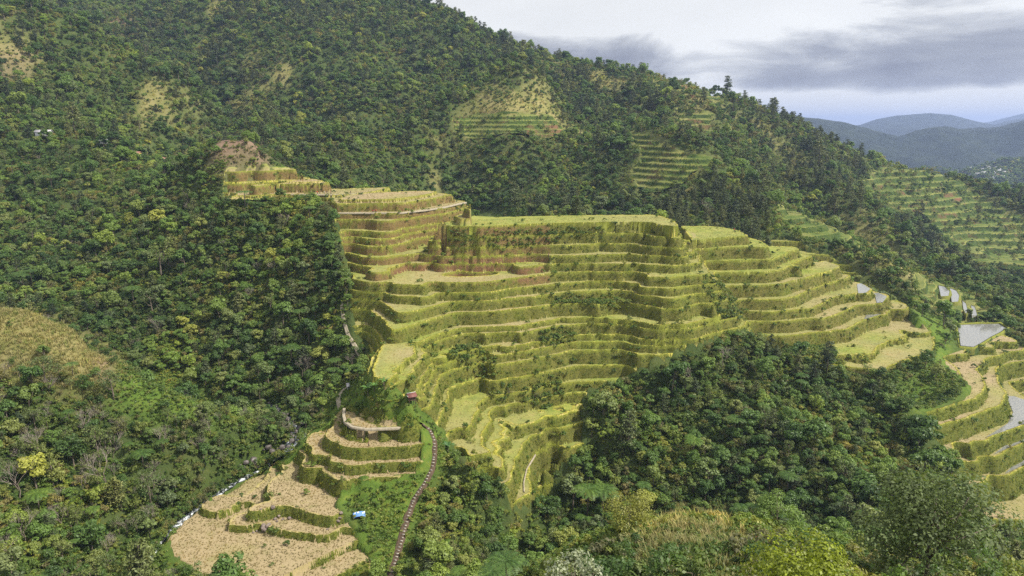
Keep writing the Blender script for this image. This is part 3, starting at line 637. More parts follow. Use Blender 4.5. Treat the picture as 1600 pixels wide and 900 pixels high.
def fern(seed, h, L, nf=13):
    r = np.random.default_rng(seed); g = G(); g.tube([(0, 0, -.4), (.05, 0, h * .5), (0, .04, h)], [.13, .1, .11], 6)
    out = []
    for k in range(nf):
        f = G(); a = 2 * PI * k / nf + r.uniform(-.15, .15); up = r.uniform(.35, .85); LL = L * r.uniform(.85, 1.1)
        def pt(t): 
            rr = LL * t * (1 - .12 * t); return Vector((math.cos(a) * rr, math.sin(a) * rr, h + up * LL * (t * .75 - t * t * .95)))
        f.tube([pt(t) for t in (0, .33, .66, 1)], [.035, .028, .02, .008], 3, False)
        sd = Vector((-math.sin(a), math.cos(a), 0))
        for i in range(1, 13):
            t = i / 13; p = pt(t); fw = (pt(min(1, t + .05)) - pt(t)).normalized(); wl = LL * .25 * math.sin(PI * (t * .85 + .12)) ** .8
            for s in (-1, 1):
                q = p + sd * s * wl + fw * wl * .35 + Vector((0, 0, -.18 * wl)); m_ = p.lerp(q, .45)
                f.add([p, m_ + fw * LL * .035, q, m_ - fw * LL * .03], [(0, 1, 2, 3)])
        out.append(f.mesh('frond', M_FERN))
    return g.mesh('trunk', M_BARK), out
def tuft(seed, n, h, m, spread=.25, droop=.5, wid=.05):
    r = np.random.default_rng(seed); g = G()
    for k in range(n):
        a = r.uniform(0, 2 * PI); hh = h * r.uniform(.6, 1.15); b = Vector((r.normal() * spread, r.normal() * spread, 0)); o = Vector((math.cos(a), math.sin(a), 0)); sd = Vector((-o.y, o.x, 0)) * wid * r.uniform(.7, 1.4)
        p1 = b + o * hh * .22 * droop + Vector((0, 0, hh * .55)); p2 = b + o * hh * .75 * droop + Vector((0, 0, hh * (1 - .35 * droop)))
        g.add([b - sd, b + sd, p1 + sd * .8, p1 - sd * .8, p2], [(0, 1, 2, 3), (3, 2, 4)])
    return g.mesh('blades', m)
def banana(seed, h):
    r = np.random.default_rng(seed); g = G(); g.tube([(0, 0, -.3), (0, 0, h * .5)], [.16, .1], 6); out = []
    for k in range(8):
        f = G(); a = 2 * PI * k / 8 + r.uniform(-.3, .3); L = h * r.uniform(.55, .75); up = r.uniform(.6, 1.3)
        pr = None
        for i in range(6):
            t = i / 5; rr = L * (t * .9 - .15 * t * t); z = h * .5 + up * L * (t - .75 * t * t); wd = .32 * math.sin(PI * min(1, t * .9 + .1)) ** .7 + .03
            c = Vector((math.cos(a) * rr, math.sin(a) * rr, z)); sd = Vector((-math.sin(a), math.cos(a), -.25)) * wd; s2 = Vector((math.sin(a), -math.cos(a), -.25)) * wd
            row = [c + sd, c, c + s2]
            if pr: 
                f.add(pr + row, [(0, 1, 4, 3), (1, 2, 5, 4)])
            pr = row
        out.append(f.mesh('leaf', M_BANANA))
    return g.mesh('stem', M_BARK), out
def bare(seed, h, depth=5):
    r = random.Random(seed); t = G(); tw = G()
    def grow(p, d, L, rad, lv):
        q = p + d * L * .5 + Vector((r.gauss(0, .05), r.gauss(0, .05), .02)) * L; e = p + d * L
        (t if lv < 2 else tw).tube([p, q, e], [rad, rad * .8, rad * .6], 5 if lv < 2 else 3, False)
        if lv >= depth: return
        for k in range(3 if lv else 4):
            ax = Vector((r.gauss(0, 1), r.gauss(0, 1), r.gauss(0, .4))).normalized(); nd = (d + ax * (.62 if lv else .75) + Vector((0, 0, .12))).normalized()
            grow(p.lerp(e, r.uniform(.55, 1)), nd, L * r.uniform(.55, .8), rad * .55, lv + 1)
    grow(Vector((0, 0, -.5)), Vector((r.gauss(0, .08), r.gauss(0, .08), 1)).normalized(), h * .42, h * .016, 0)
    return t.mesh('trunk', M_BARK), tw.mesh('branches', M_BARE)
# ------------------------------------------------------------------ surfaces one can stand things on
def surf(x, y):
    x = np.asarray(x, float); y = np.asarray(y, float); z = land_z(x, y)
    u = (x - gx[0]) / CELL; v = (y - gy[0]) / CELL
    ok = (u > 0) & (v > 0) & (u < TX.shape[1] - 2) & (v < TX.shape[0] - 2)
    i = np.clip(v, 0, TX.shape[0] - 2.01); j = np.clip(u, 0, TX.shape[1] - 2.01)
    return np.where(ok & (bil(M, i, j) > .3), bil(TZ, i, j) + .05, z)
def ground_at(px, py, ymin=25, ymax=1300):
    a, b = ray(px, py); Y = np.concatenate([np.arange(ymin, 500, .35), np.arange(500, 1300, 1.5)]); Y = Y[Y < ymax]
    d = b * Y - surf(a * Y, Y); k = np.argmax(d < 0) if (d < 0).any() else len(Y) - 1
    return Vector((a * Y[k], Y[k], float(surf(a * Y[k], Y[k]))))
def LPY_(x, y): return project(x, y, LZ)[1]
def carve_stream():
    global LZ_sheet
    q = np.array([tuple(ground_at(x_, y_, 140, 260)) for x_, y_ in densify([(416,630),(430,640),(446,652),(460,662),(464,676),(462,688),(440,703),(405,721),(375,735),(345,752),(300,785),(262,815),(236,850),(205,888),(185,920)], 4)])
    d = np.full(LX.shape, 1e9)
    m = (LX > q[:, 0].min() - 12) & (LX < q[:, 0].max() + 12) & (LY > q[:, 1].min() - 12) & (LY < q[:, 1].max() + 12)
    d[m] = np.min(np.hypot(LX[m][:, None] - q[:, 0], LY[m][:, None] - q[:, 1]), axis=1)
    LZ_sheet -= np.where(LPY_(LX, LY) > 700, 3.4, 1.6) * (1 - sstep(2.0, 5.5, d))
carve_stream()
# ------------------------------------------------------------------ ground kinds on the land sheet
LPX, LPY = project(LX, LY, LZ); LVIS = visible(LX, LY, LZ + 6)
GROUND = {
 'grass': [[(-40,40),(30,52),(80,92),(62,112),(-40,108)], [(702,216),(745,152),(788,98),(838,104),(852,140),(888,182),(882,216)], [(1000,116),(1110,124),(1150,150),(1125,182),(1050,162)],
           [(-60,440),(60,474),(125,500),(180,552),(196,572),(158,596),(130,612),(60,590),(-60,572)], [(985,840),(1060,798),(1130,808),(1175,838),(1150,905),(990,905)], [(1290,318),(1350,350),(1470,432),(1440,452),(1330,402)], [(1130,170),(1190,215),(1150,232),(1110,210)]],
 'lush': [[(158,594),(200,572),(300,605),(348,628),(335,664),(235,658),(165,632)], [(170,905),(245,832),(330,768),(420,703),(470,690),(482,720),(430,762),(330,802),(258,850),(300,900)],
          [(396,770),(425,735),(475,690),(520,620),(560,585),(620,598),(702,668),(700,715),(664,762),(625,905),(530,905),(560,800),(520,800)], [(1330,465),(1480,498),(1505,620),(1430,655),(1395,610),(1460,560)], [(360,262),(410,262),(480,265),(525,300),(350,312)], [(1490,560),(1560,560),(1550,640),(1520,640)]],
 'soil': [[(158,26),(205,28),(220,50),(172,56)], [(140,556),(172,556),(172,590),(152,600)], [(316,246),(345,218),(396,216),(424,250),(414,264),(330,264)], [(-40,85),(40,92),(70,105),(-40,120)]],
}
GC = np.zeros(LX.shape + (4,)); GC[..., 3] = 1
for k, (nm, ps) in enumerate(GROUND.items()):
    for p in ps: GC[..., k] = np.maximum(GC[..., k], inpoly(LPX, LPY, p) & LVIS)
    GC[..., k] = blur(GC[..., k], 2 if k else 3)
    if k == 0: GC[..., 0] = np.maximum(GC[..., 0], .85 * sstep(.2, .42, vnoise(LX, LY * .7, 75, 95) + vnoise(LX, LY, 22, 96) * .5) * (GR > 520)); GC[..., 0] *= np.where(GR > 330, np.clip(.62 + vnoise(LX, LY, 38, 90) * 1.3 + vnoise(LX, LY, 14, 91) * .8, 0, 1), 1)
def ground_kind(x, y):
    i, j, r = grid_ij(x, y); return bil(GC[..., 0], i, j), bil(GC[..., 1], i, j), bil(GC[..., 2], i, j)
# ------------------------------------------------------------------ terraces farther off, cut into the same slopes
def ordinal(n): return ['topmost', 'second', 'third', 'fourth', 'fifth', 'sixth', 'seventh', 'eighth', 'ninth', 'tenth', 'eleventh', 'twelfth', 'thirteenth', 'fourteenth', 'fifteenth', 'sixteenth', 'seventeenth', 'eighteenth', 'nineteenth', 'twentieth', 'twenty-first', 'twenty-second'][n]
def add_attr(me, name, a, typ='FLOAT'):
    at_ = me.attributes.new(name, typ, 'POINT'); at_.data.foreach_set('value' if typ == 'FLOAT' else 'color', np.asarray(a, np.float32).ravel())
def grid_piece(name, X, Y, Z, facemask, m, attrs, parent=None, kind=None):
    n, k = X.shape; idx = np.arange(n * k).reshape(n, k)
    f = np.stack([idx[:-1, :-1], idx[:-1, 1:], idx[1:, 1:], idx[1:, :-1]], -1)[facemask]
    if len(f) == 0: return None
    u, inv = np.unique(f.ravel(), return_inverse=True)
    V = np.stack([X.ravel()[u], Y.ravel()[u], Z.ravel()[u]], -1)
    me = raw_mesh(name, V, inv.reshape(-1, 4), [m])
    for an, (a, ty) in attrs.items():
        add_attr(me, an, a.reshape(-1, a.shape[-1])[u] if ty != 'FLOAT' else a.ravel()[u], ty)
    return obj(name, me, parent, kind=kind)
def split_levels(X, Y, Z, lvl, wall, lipm, tone, red, keep, describe, group, lvlf=None, wallf=None, pm=None, wm=None):
    n = lvl[:-1, :-1] if lvlf is None else lvlf; w_ = (wall[:-1, :-1] + wall[1:, 1:]) / 2 > .5 if wallf is None else wallf > .5; k_ = keep[:-1, :-1]
    rc = np.stack([red] * 3 + [np.ones_like(red)], -1)
    out = []; USED = np.zeros_like(k_)
    def pieces(m):
        lab = np.where(m, np.arange(1, m.size + 1).reshape(m.shape), 0)
        while True:
            q = lab.copy()
            for _ in range(4):
                p = np.pad(q, 1)
                q = np.where(m, np.maximum.reduce([p[1:-1, 1:-1], p[:-2, 1:-1], p[2:, 1:-1], p[1:-1, :-2], p[1:-1, 2:]]), 0)
                # long runs settle quickly along rows and columns
            for ax in (0, 1):
                for rev in (False, True):
                    r_ = np.flip(q, ax) if rev else q; mm = np.flip(m, ax) if rev else m
                    r_ = np.moveaxis(r_, ax, 0).copy(); mm = np.moveaxis(mm, ax, 0)
                    for i in range(1, r_.shape[0]): r_[i] = np.where(mm[i] & mm[i - 1], np.maximum(r_[i], r_[i - 1]), r_[i])
                    r_ = np.moveaxis(r_, 0, ax); q = np.flip(r_, ax) if rev else r_
            if (q == lab).all(): return lab
            lab = q
    for L in np.unique(n[k_]):
        if L < 0: continue
        m0 = k_ & (n == L)
        if m0.sum() < 14: continue
        ys, xs = np.nonzero(m0); sl = (slice(ys.min(), ys.max() + 1), slice(xs.min(), xs.max() + 1))
        lb = pieces(m0[sl]); ids, cnt = np.unique(lb[lb > 0], return_counts=True)
        big = [i for i, c_ in zip(ids, cnt) if c_ >= MINP]
        big.sort(key=lambda i: X[:-1, :-1][sl][lb == i].mean() / max(1, Y[:-1, :-1][sl][lb == i].mean()))
        for bi, i in enumerate(big):
            m = np.zeros_like(m0); m[sl] = lb == i
            lab = describe(int(L), X[:-1, :-1][m], Y[:-1, :-1][m]); nb_ = len(big)
            if nb_ > 1: lab += ', ' + (('left part', 'right part') if nb_ == 2 else ('left part', 'middle part', 'right part') if nb_ == 3 else [ordinal(q_).replace('topmost', 'first') + ' piece from left' for q_ in range(22)])[min(bi, 21)]
            USED |= m
            ys, xs = np.nonzero(m); c = (float(X[ys, xs].mean()), float(Y[ys, xs].mean()), float(Z[ys, xs].min()))
            t = thing('rice_terrace', lab, 'rice terrace', c, 0, group)
            for nm, mm, mt in (('paddy', m & ~w_, pm or M_PADDY), ('terrace_wall', m & w_, wm or M_WALL)):
                grid_piece(nm, X - c[0], Y - c[1], Z - c[2], mm, mt, {'lip': (lipm, 'FLOAT'), 'tone': (tone if nm == 'paddy' else rc, 'FLOAT' if nm == 'paddy' else 'FLOAT_COLOR')}, t)
            out.append(t)
    grid_piece('terrace_bank', X, Y, Z, k_ & ~USED, wm or M_WALL, {'lip': (lipm * 0, 'FLOAT'), 'tone': (rc, 'FLOAT_COLOR')}, None, 'structure')
    return out
MINP = 45
FARTUFT = []
def patch(poly, y0, y1, step, cell, bat, label, group, tone_, red_=.25):
    global LZ_sheet
    m = inpoly(LPX, LPY, poly) & LVIS & (LY > y0) & (LY < y1)
    xs = np.arange(LX[m].min() - 8, LX[m].max() + 8, cell); ys = np.arange(LY[m].min() - 8, LY[m].max() + 8, cell)
    X, Y = np.meshgrid(xs, ys); h = land_z(X, Y); px, py = project(X, Y, h)
    keep = inpoly(px + vnoise(X, Y, 9, 31) * 14, py + vnoise(X, Y, 11, 32) * 9, poly) & visible(X, Y, h + 5)
    h = blur(h, 2); g = np.hypot(*np.gradient(h, cell)) + 1e-3
    h = h + (vnoise(X, Y, 22, 33) * 2.4 + vnoise(X, Y, 8, 34) * 1.0) * np.minimum(g, 1)
    k = np.floor(-h / step); t = -h / step - k; wv = np.clip(bat * g + .12, .25, .8)
    up = -k * step; z = up - step * np.clip(t / wv, 0, 1)
    wall = (t < wv) * 1.0; lip = ((t < wv * .2) | (t > .9)) * np.clip(.45 + vnoise(X, Y, 25, 37) * .8, 0, .8)
    lvl = np.where(wall > .5, k, k + 1).astype(int); lvl -= lvl.min()
    kb = blur(keep.astype(float), 2); z = h + (z - h) * sstep(.3, .8, kb)
    tn = np.clip(tone_ - .3 + vnoise(X, Y, 14, 35) * .7, 0, 1)
    red = np.clip(red_ + vnoise(X, Y, 20, 36) * 1.2, 0, 1)
    split_levels(X, Y, z + .15, lvl, wall, lip, tn, red, kb > .3, lambda L, a, b: label.format(ordinal(min(L, 21))), group, pm=M_FARPADDY, wm=M_FARWALL)
    ii = (LX - xs[0]) / cell; jj = (LY - ys[0]) / cell; ok = (ii > 0) & (jj > 0) & (ii < len(xs) - 1) & (jj < len(ys) - 1)
    kk = blur(keep.astype(float), 4)
    dip = np.where(ok, kk[np.clip(jj, 0, len(ys) - 1).astype(int), np.clip(ii, 0, len(xs) - 1).astype(int)], 0)
    LZ_sheet = LZ_sheet - step * 1.3 * sstep(.5, .95, dip); GC[..., 0] = np.maximum(GC[..., 0], dip * .8)
    global NOTREE
    NOTREE = np.maximum(NOTREE, dip)
NOTREE = np.zeros(LX.shape)
patch([(712,186),(800,178),(868,183),(884,210),(850,215),(790,206),(740,219),(708,213)], 560, 760, 4.0, .9, .4, 'reddish-walled rice terrace below the bare grassy knob, {} from its top', 'terraces below the grassy knob', .3, .6)
patch([(978,208),(1010,205),(1035,225),(1062,238),(1132,250),(1120,262),(1090,268),(1060,292),(1000,302),(984,262),(1004,245)], 480, 760, 4.2, .8, .4, 'rice terrace in the clearing behind the crown, {} from its top', 'terraces in the clearing behind the crown', .4, .3)
patch([(1056,166),(1106,172),(1114,226),(1064,222)], 620, 860, 5.5, 1.1, .4, 'small rice terrace high on the mountain shoulder, {} from the top', 'terraces on the high shoulder', .6, .2)
patch([(1016,124),(1108,128),(1136,152),(1050,152)], 760, 980, 6.5, 1.3, .4, 'pale rice terrace along the shoulder skyline, {} from the top', 'terraces along the skyline', .8, .3)
patch([(1212,322),(1290,320),(1322,345),(1348,372),(1424,396),(1400,408),(1330,386),(1260,373),(1222,353)], 390, 560, 4.0, .7, .4, 'rice terrace on the nose behind the right flank, {} from its top', 'terraces on the nose behind the right flank', .4, .15)
patch([(1375,262),(1450,251),(1500,283),(1548,314),(1612,352),(1612,425),(1530,412),(1480,382),(1440,335),(1390,322),(1345,292)], 600, 990, 5.6, 1.2, .5, 'rice terrace banding the far rounded hill, {} from its top', 'terraces on the far rounded hill', .3, .35)
patch([(1440,412),(1478,438),(1512,453),(1566,502),(1500,506),(1470,492),(1448,472),(1422,430)], 330, 480, 3.2, .6, .4, 'small rice terrace by the far flooded ponds, {} from the top', 'terraces beside the far ponds', .5, .1)
sheet = raw_mesh('terrain', np.stack([LX, LY, LZ_sheet], -1), np.stack([(q := np.arange(NA * NR).reshape(NR, NA))[:-1, :-1], q[:-1, 1:], q[1:, 1:], q[1:, :-1]], -1).reshape(-1, 4), [M_LAND], smooth=True)
add_attr(sheet, 'ground', GC, 'FLOAT_COLOR'); obj('terrain', sheet, kind='structure')
# ------------------------------------------------------------------ the main terraces, one thing per step
tone = np.clip(.35 + vnoise(TX, TY, 18, 41) * .9 + np.where(SEC == 'E', .75, 0) + np.where((SEC == 'A') & (LVL < 6), .5, 0) + np.where(SEC == 'F', .5, 0), 0, 1)
tone = np.where((SEC == 'B') & (LVL == 0), .12 + .25 * sstep(20, 60, TX), tone)
tone = np.where((SEC == 'C') & (LVL < 4), tone * .35, tone)
PTX, PTY = project(TX, TY, TZ)
red = np.where(SEC == 'A', .75, np.where((SEC == 'B') & (PTX < 860) & (PTY < 445), .75, np.where(SEC == 'B', .22, np.where(SEC == 'C', .3, .1))))
red = np.where((SEC == 'B') & (PTX < 850) & (PTX > 600) & (PTY > 403) & (PTY < 440), 1.0, red)
NAMES = {
 'A': ('rice terrace on the left shoulder, {} step below the mound', 'rice terraces of the left shoulder'),
 'B': ('rice terrace of the central face, {} step from the crown', 'rice terraces of the central face'),
 'C': ('rice terrace on the sunlit right flank, {} step from the top', 'rice terraces of the right flank'),
 'E': ('stubble rice terrace on the spur foot, {} step above the gorge', 'rice terraces by the gorge'),
 'F': ('rice terrace at the lower right edge, {} step from the top', 'rice terraces at the lower right'),
}
SPECIAL = {('B', 0): 'wide flat yellow-green rice terrace crowning the spur', ('A', 4): 'tan bare-topped rice terrace below the row of people', ('A', 5): 'rice terrace with the pale footpath and two people in red', ('E', 7): 'biggest tan stubble rice terrace beside the gorge stream', ('E', 1): 'tan rice terrace edged by a pale curved footpath'}
keepM = M > .3
# every kept cell needs a section: spread the nearest one a little way outwards
SECF = SEC.copy(); LVF = LVL.copy()
for _ in range(8):
    e = SECF == '-'
    for dy, dx in ((0, 1), (0, -1), (1, 0), (-1, 0)):
        s2 = np.roll(SECF, (dy, dx), (0, 1)); l2 = np.roll(LVF, (dy, dx), (0, 1)); t_ = e & (s2 != '-') & (SECF == '-')
        SECF[t_] = s2[t_]; LVF[t_] = l2[t_]
for s in 'ABCEF':
    base, grp = NAMES[s]; n_s = len(LEV[s])
    split_levels(SX, SY, SZ + .05, LVF, WALL, LIPM, tone, red, keepM & (SECF == s),
                 lambda L, a, b, s=s, base=base: SPECIAL.get((s, L), base.format(ordinal(min(L, 21)))), grp, np.where(LVLF < 0, LVF[:-1, :-1], LVLF), WALLF)
# ------------------------------------------------------------------ water
def _water(nt, p):
    pos = n_pos(nt); p.inputs['Base Color'].default_value = (.16, .16, .15, 1)
    f = n_ramp(nt, n_noise(nt, pos, 1.6, 5, .7), [(.45, (.13,.135,.13)), (.62, (.3,.29,.25))]); nt.links.new(f, p.inputs['Base Color'])
    n_bump(nt, p, n_noise(nt, pos, 3, 4), .25, .05)
M_WATER = mat('pond_water', _water, .12, .6)
def _foam(nt, p):
    pos = n_pos(nt); n = n_noise(nt, n_scale(nt, pos, (1, 1, .6)), .55, 7, .7)
    nt.links.new(n_ramp(nt, n, [(.42, (.03,.035,.035)), (.5, (.2,.22,.24)), (.6, (.8,.83,.86))]), p.inputs['Base Color']); n_bump(nt, p, n, .8, .3)
M_STREAM = mat('white_stream_water', _foam, .25, .5)
unit_ = lambda a: np.c_[a[:, :2] / np.linalg.norm(a[:, :2], axis=1, keepdims=True), np.zeros(len(a))]
def pond(h, pts, lift=.1):
    q = [at_h(x, y, h) for x, y in pts]; c = np.mean(q, 0)
    obj('pond_water', raw_mesh('pond_water', np.array(q) - c, [tuple(range(len(q)))], [M_WATER]), loc=(c[0], c[1], c[2] + lift), kind='structure')
pond(hC[6], [(1341,459),(1339,445),(1345,443),(1352,446.5),(1360,452),(1352,458.5)], .25)
pond(hC[7], [(1370,474),(1366,459),(1372,458),(1386,464.5),(1379,473)], .3)
pond(hC[8], [(1350,500),(1357,487),(1362,485),(1377,492)], .3)
pond(hP, [(1496,509),(1530,507.5),(1560,507),(1572,514),(1560,521),(1548,527),(1534,536),(1521,543),(1501,541)], .35)
for pl in ([(1466,447),(1476,449),(1484,456),(1482,464),(1470,465)], [(1484,451),(1494,455),(1499,463),(1497,473),(1487,474)], [(1503,470),(1509,475),(1512,486),(1509,492),(1505,484)], [(1517,478),(1523,480),(1527,494),(1525,503),(1519,501)]):
    q = [ground_at(x_, y_, 330, 480) for x_, y_ in pl]; zc = float(np.mean([p.z for p in q])); c_ = np.mean([tuple(p) for p in q], 0)
    pond(zc, pl, .5)
    w3 = np.array([at_h(x_, y_, zc) for x_, y_ in pl]); c3 = w3.mean(0); d3 = unit_(w3 - c3); R = np.stack([w3 - d3 * .2 + [0, 0, .3], w3 + [0, 0, .75], w3 + d3 * .7 + [0, 0, .7], w3 + d3 * 2.2 - [0, 0, 3.5]], 1); R = np.concatenate([R, R[:1]]); n, k = R.shape[:2]
    ix = np.arange(n * k).reshape(n, k); F = np.stack([ix[:-1, :-1], ix[:-1, 1:], ix[1:, 1:], ix[1:, :-1]], -1).reshape(-1, 4)
    me = raw_mesh('pond_bank', (R - c3).reshape(-1, 3), F, [M_WALL]); add_attr(me, 'lip', np.tile([.3, .7, .5, 0], n)); add_attr(me, 'tone', np.ones((n * k, 4)) * .2, 'FLOAT_COLOR'); obj('pond_bank', me, loc=tuple(c3), kind='structure')
def pond_bank():
    q = np.array([at_h(x, y, hP) for x, y in densify([(1494,508),(1530,506.5),(1562,506),(1575,514),(1562,522),(1549,528.5),(1535,537.5),(1521,545),(1499,543),(1494,508)], 3)])
    c = q.mean(0); d = unit_(q - c); rows = []
    for off, dz in ((-.6, .2), (-.1, .75), (.8, .75), (1.8, -.6), (3.2, -2.4)): rows.append(q + d * off + [0, 0, dz] + np.stack([vnoise(q[:, 0], q[:, 1], 2.5, 71) * .4] * 3, 1) * (off > 0))
    R = np.stack(rows, 1); n, k = R.shape[:2]; idx = np.arange(n * k).reshape(n, k); F = np.stack([idx[:-1, :-1], idx[:-1, 1:], idx[1:, 1:], idx[1:, :-1]], -1).reshape(-1, 4)
    me = raw_mesh('pond_bank', (R - c).reshape(-1, 3), F, [M_WALL]); l = np.zeros((n, k)); l[:, 1:3] = .8; add_attr(me, 'lip', l); add_attr(me, 'tone', np.ones((n * k, 4)) * .2, 'FLOAT_COLOR'); obj('pond_bank', me, loc=tuple(c), kind='structure')
pond_bank()
for h_, pts in ((hF[2], [(1572,619),(1585,620),(1605,627),(1640,640),(1640,648),(1600,663),(1560,678),(1540,684),(1575,662),(1583,645)]), (hF[3], [(1552,711),(1600,690),(1640,672),(1640,664),(1600,682),(1570,697)]), (hF[4], [(1570,741),(1600,727),(1640,708),(1640,700),(1600,719),(1580,731)])): pond(h_, pts, .25)
# ------------------------------------------------------------------ plants in bulk
HID = bpy.data.collections.new('plant_patterns')     # not linked: only a store of shapes to repeat
def scatter_stuff(name, protos, P, rz, scl, pick, tilt=None):
    col = bpy.data.collections.new(name + '_patterns')
    for i, me in enumerate(protos):
        o = bpy.data.objects.new(f'{name}_pattern_{i:02d}', me); col.objects.link(o)
    me = bpy.data.meshes.new(name); me.vertices.add(len(P)); me.vertices.foreach_set('co', np.asarray(P, np.float32).ravel())
    R3 = np.zeros((len(P), 3), np.float32); R3[:, 2] = rz
    if tilt is not None: R3[:, :2] = tilt
    a = me.attributes.new('turn', 'FLOAT_VECTOR', 'POINT'); a.data.foreach_set('vector', R3.ravel())
    a = me.attributes.new('scl', 'FLOAT', 'POINT'); a.data.foreach_set('value', np.asarray(scl, np.float32))
    a = me.attributes.new('pick', 'INT', 'POINT'); a.data.foreach_set('value', np.asarray(pick, np.int32))
    me.update(); o = obj(name, me, kind='stuff')
    ng = bpy.data.node_groups.new(name, 'GeometryNodeTree')
    ng.interface.new_socket('Geometry', in_out='INPUT', socket_type='NodeSocketGeometry'); ng.interface.new_socket('Geometry', in_out='OUTPUT', socket_type='NodeSocketGeometry')
    N = ng.nodes.new; Lk = ng.links.new
    gi, go, ip, ci = N('NodeGroupInput'), N('NodeGroupOutput'), N('GeometryNodeInstanceOnPoints'), N('GeometryNodeCollectionInfo')
    ci.inputs['Collection'].default_value = col; ci.inputs['Separate Children'].default_value = True; ci.inputs['Reset Children'].default_value = True
    def na(nm, ty): 
        q = N('GeometryNodeInputNamedAttribute'); q.data_type = ty; q.inputs[0].default_value = nm; return q.outputs[0]
    Lk(gi.outputs[0], ip.inputs['Points']); Lk(ci.outputs[0], ip.inputs['Instance']); ip.inputs['Pick Instance'].default_value = True
    Lk(na('pick', 'INT'), ip.inputs['Instance Index']); Lk(na('scl', 'FLOAT'), ip.inputs['Scale'])
    er = N('FunctionNodeEulerToRotation'); Lk(na('turn', 'FLOAT_VECTOR'), er.inputs[0]); Lk(er.outputs[0], ip.inputs['Rotation'])
    Lk(ip.outputs[0], go.inputs[0])
    md = o.modifiers.new('plants', 'NODES'); md.node_group = ng
    return o
# fine grass on the terrace walls and lips, stubble in the near fields
_ok = (SEC != '-') & VIS & (M > .4)
def sample_cells(mask, density):
    ys, xs = np.nonzero(mask); n = RNG.poisson(density, len(ys)); ys = np.repeat(ys, n); xs = np.repeat(xs, n)
    x = TX[ys, xs] + RNG.uniform(-.5, .5, len(ys)) * CELL; y = TY[ys, xs] + RNG.uniform(-.5, .5, len(ys)) * CELL
    return x, y, surf(x, y)
TG = [tuft(s, 12, .36, M_WALLGRASS, .22, .9, .05) for s in range(3)]
x, y, z = sample_cells(_ok & (WALL > .5) & (LIPM < .5) & (RNG.random(WALL.shape) > red * .95 * (vnoise(TX, TY, 9, 66) > -.22)), .62)
scatter_stuff('bank_grass', TG, np.stack([x, y, z], 1), RNG.uniform(0, 6.3, len(x)), RNG.uniform(.6, 1.5, len(x)), RNG.integers(0, 3, len(x)), RNG.normal(size=(len(x), 2)) * .3); nb = len(x)
TL = [tuft(10 + s, 10, .24, M_LIPGRASS, .2, .7, .05) for s in range(3)]
x, y, z = sample_cells(_ok & (LIPM > .5), .8)
scatter_stuff('lip_grass', TL, np.stack([x, y, z], 1), RNG.uniform(0, 6.3, len(x)), RNG.uniform(.5, 1.1, len(x)), RNG.integers(0, 3, len(x))); nl = len(x)
TS = [tuft(20 + s, 9, .32, M_STUBBLE, .07, .45, .03) for s in range(3)]
x, y, z = sample_cells(_ok & (WALL < .5) & (LIPM < .5) & (SEC == 'E'), .38)
scatter_stuff('rice_stubble', TS, np.stack([x, y, z], 1), RNG.uniform(0, 6.3, len(x)), RNG.uniform(.7, 1.3, len(x)), RNG.integers(0, 3, len(x))); ns = len(x)
x, y, z = sample_cells(_ok & (WALL < .5) & (LIPM < .5) & (SEC != 'E'), .16)
TP = [tuft(30 + s, 8, .2, M_STUBBLE, .12, .5, .035) for s in range(3)]
scatter_stuff('paddy_stalks', TP, np.stack([x, y, z], 1), RNG.uniform(0, 6.3, len(x)), RNG.uniform(.5, 1.1, len(x)), RNG.integers(0, 3, len(x)))
print('tufts', nb, nl, ns, len(x))
# ------------------------------------------------------------------ forest
BROAD = [broadleaf(100 + s, 8 + (s % 3), 2.6 + .35 * (s % 4), 13 + 2 * (s % 3), 1250, .6, flat_=.7) for s in range(6)]
PINES = [pine(200 + s, 10 + s, 3.2 + .3 * s, 48, 24, .66) for s in range(3)]
FERNS = [fern(300 + s, 2.6 + .7 * s, 2.7) for s in range(3)]
SHRUBS = [broadleaf(400 + s, 2.4 + .3 * s, 1.5 + .12 * s, 9, 420, .34, M_SHRUB, .7, .05, 3, trunk_r=.02) for s in range(5)]
BARES = [bare(500 + s, 7 + s) for s in range(3)]
BANANAS = [banana(600 + s, 4 + .5 * s) for s in range(2)]
SPARSE = [broadleaf(700 + s, 8 + s, 2.5, 12, 420, .42, M_OLIVE, .8, .25, 9) for s in range(2)]
REEDS = [tuft(40 + s, 16, 1.5, M_REED, .3, .6, .05) for s in range(3)]
HERBS = [tuft(50 + s, 14, .7, M_HERB, .3, .9, .09) for s in range(3)]
CREEP = [joined('creeper', broadleaf(800 + s, .9, .9, 6, 190, .24, M_HERB, .6, .0, 0)) for s in range(3)]
STAIRS_PX = [(655,661),(668,671),(677,688),(677,712),(673,735),(662,756),(647,778),(636,808),(628,838),(619,868),(611,895),(604,920)]
STREAM_LIFT = -.55
STREAM_PX = [(416,630),(430,640),(446,652),(460,662),(464,676),(462,688),(440,703),(405,721),(375,735),(345,752),(300,785),(262,815),(236,850),(205,888),(185,920)]
def polydist(px, py, pl):
    d = np.full(px.shape, 1e9)
    for a, b in zip(pl[:-1], pl[1:]):
        ax, ay = a; bx, by = b; t = np.clip(((px - ax) * (bx - ax) + (py - ay) * (by - ay)) / ((bx - ax) ** 2 + (by - ay) ** 2), 0, 1)
        d = np.minimum(d, np.hypot(px - ax - t * (bx - ax), py - ay - t * (by - ay)))
    return d
TRAIL_PX = [(534,478),(536,497),(541,515),(546,530),(556,546),(566,562)]
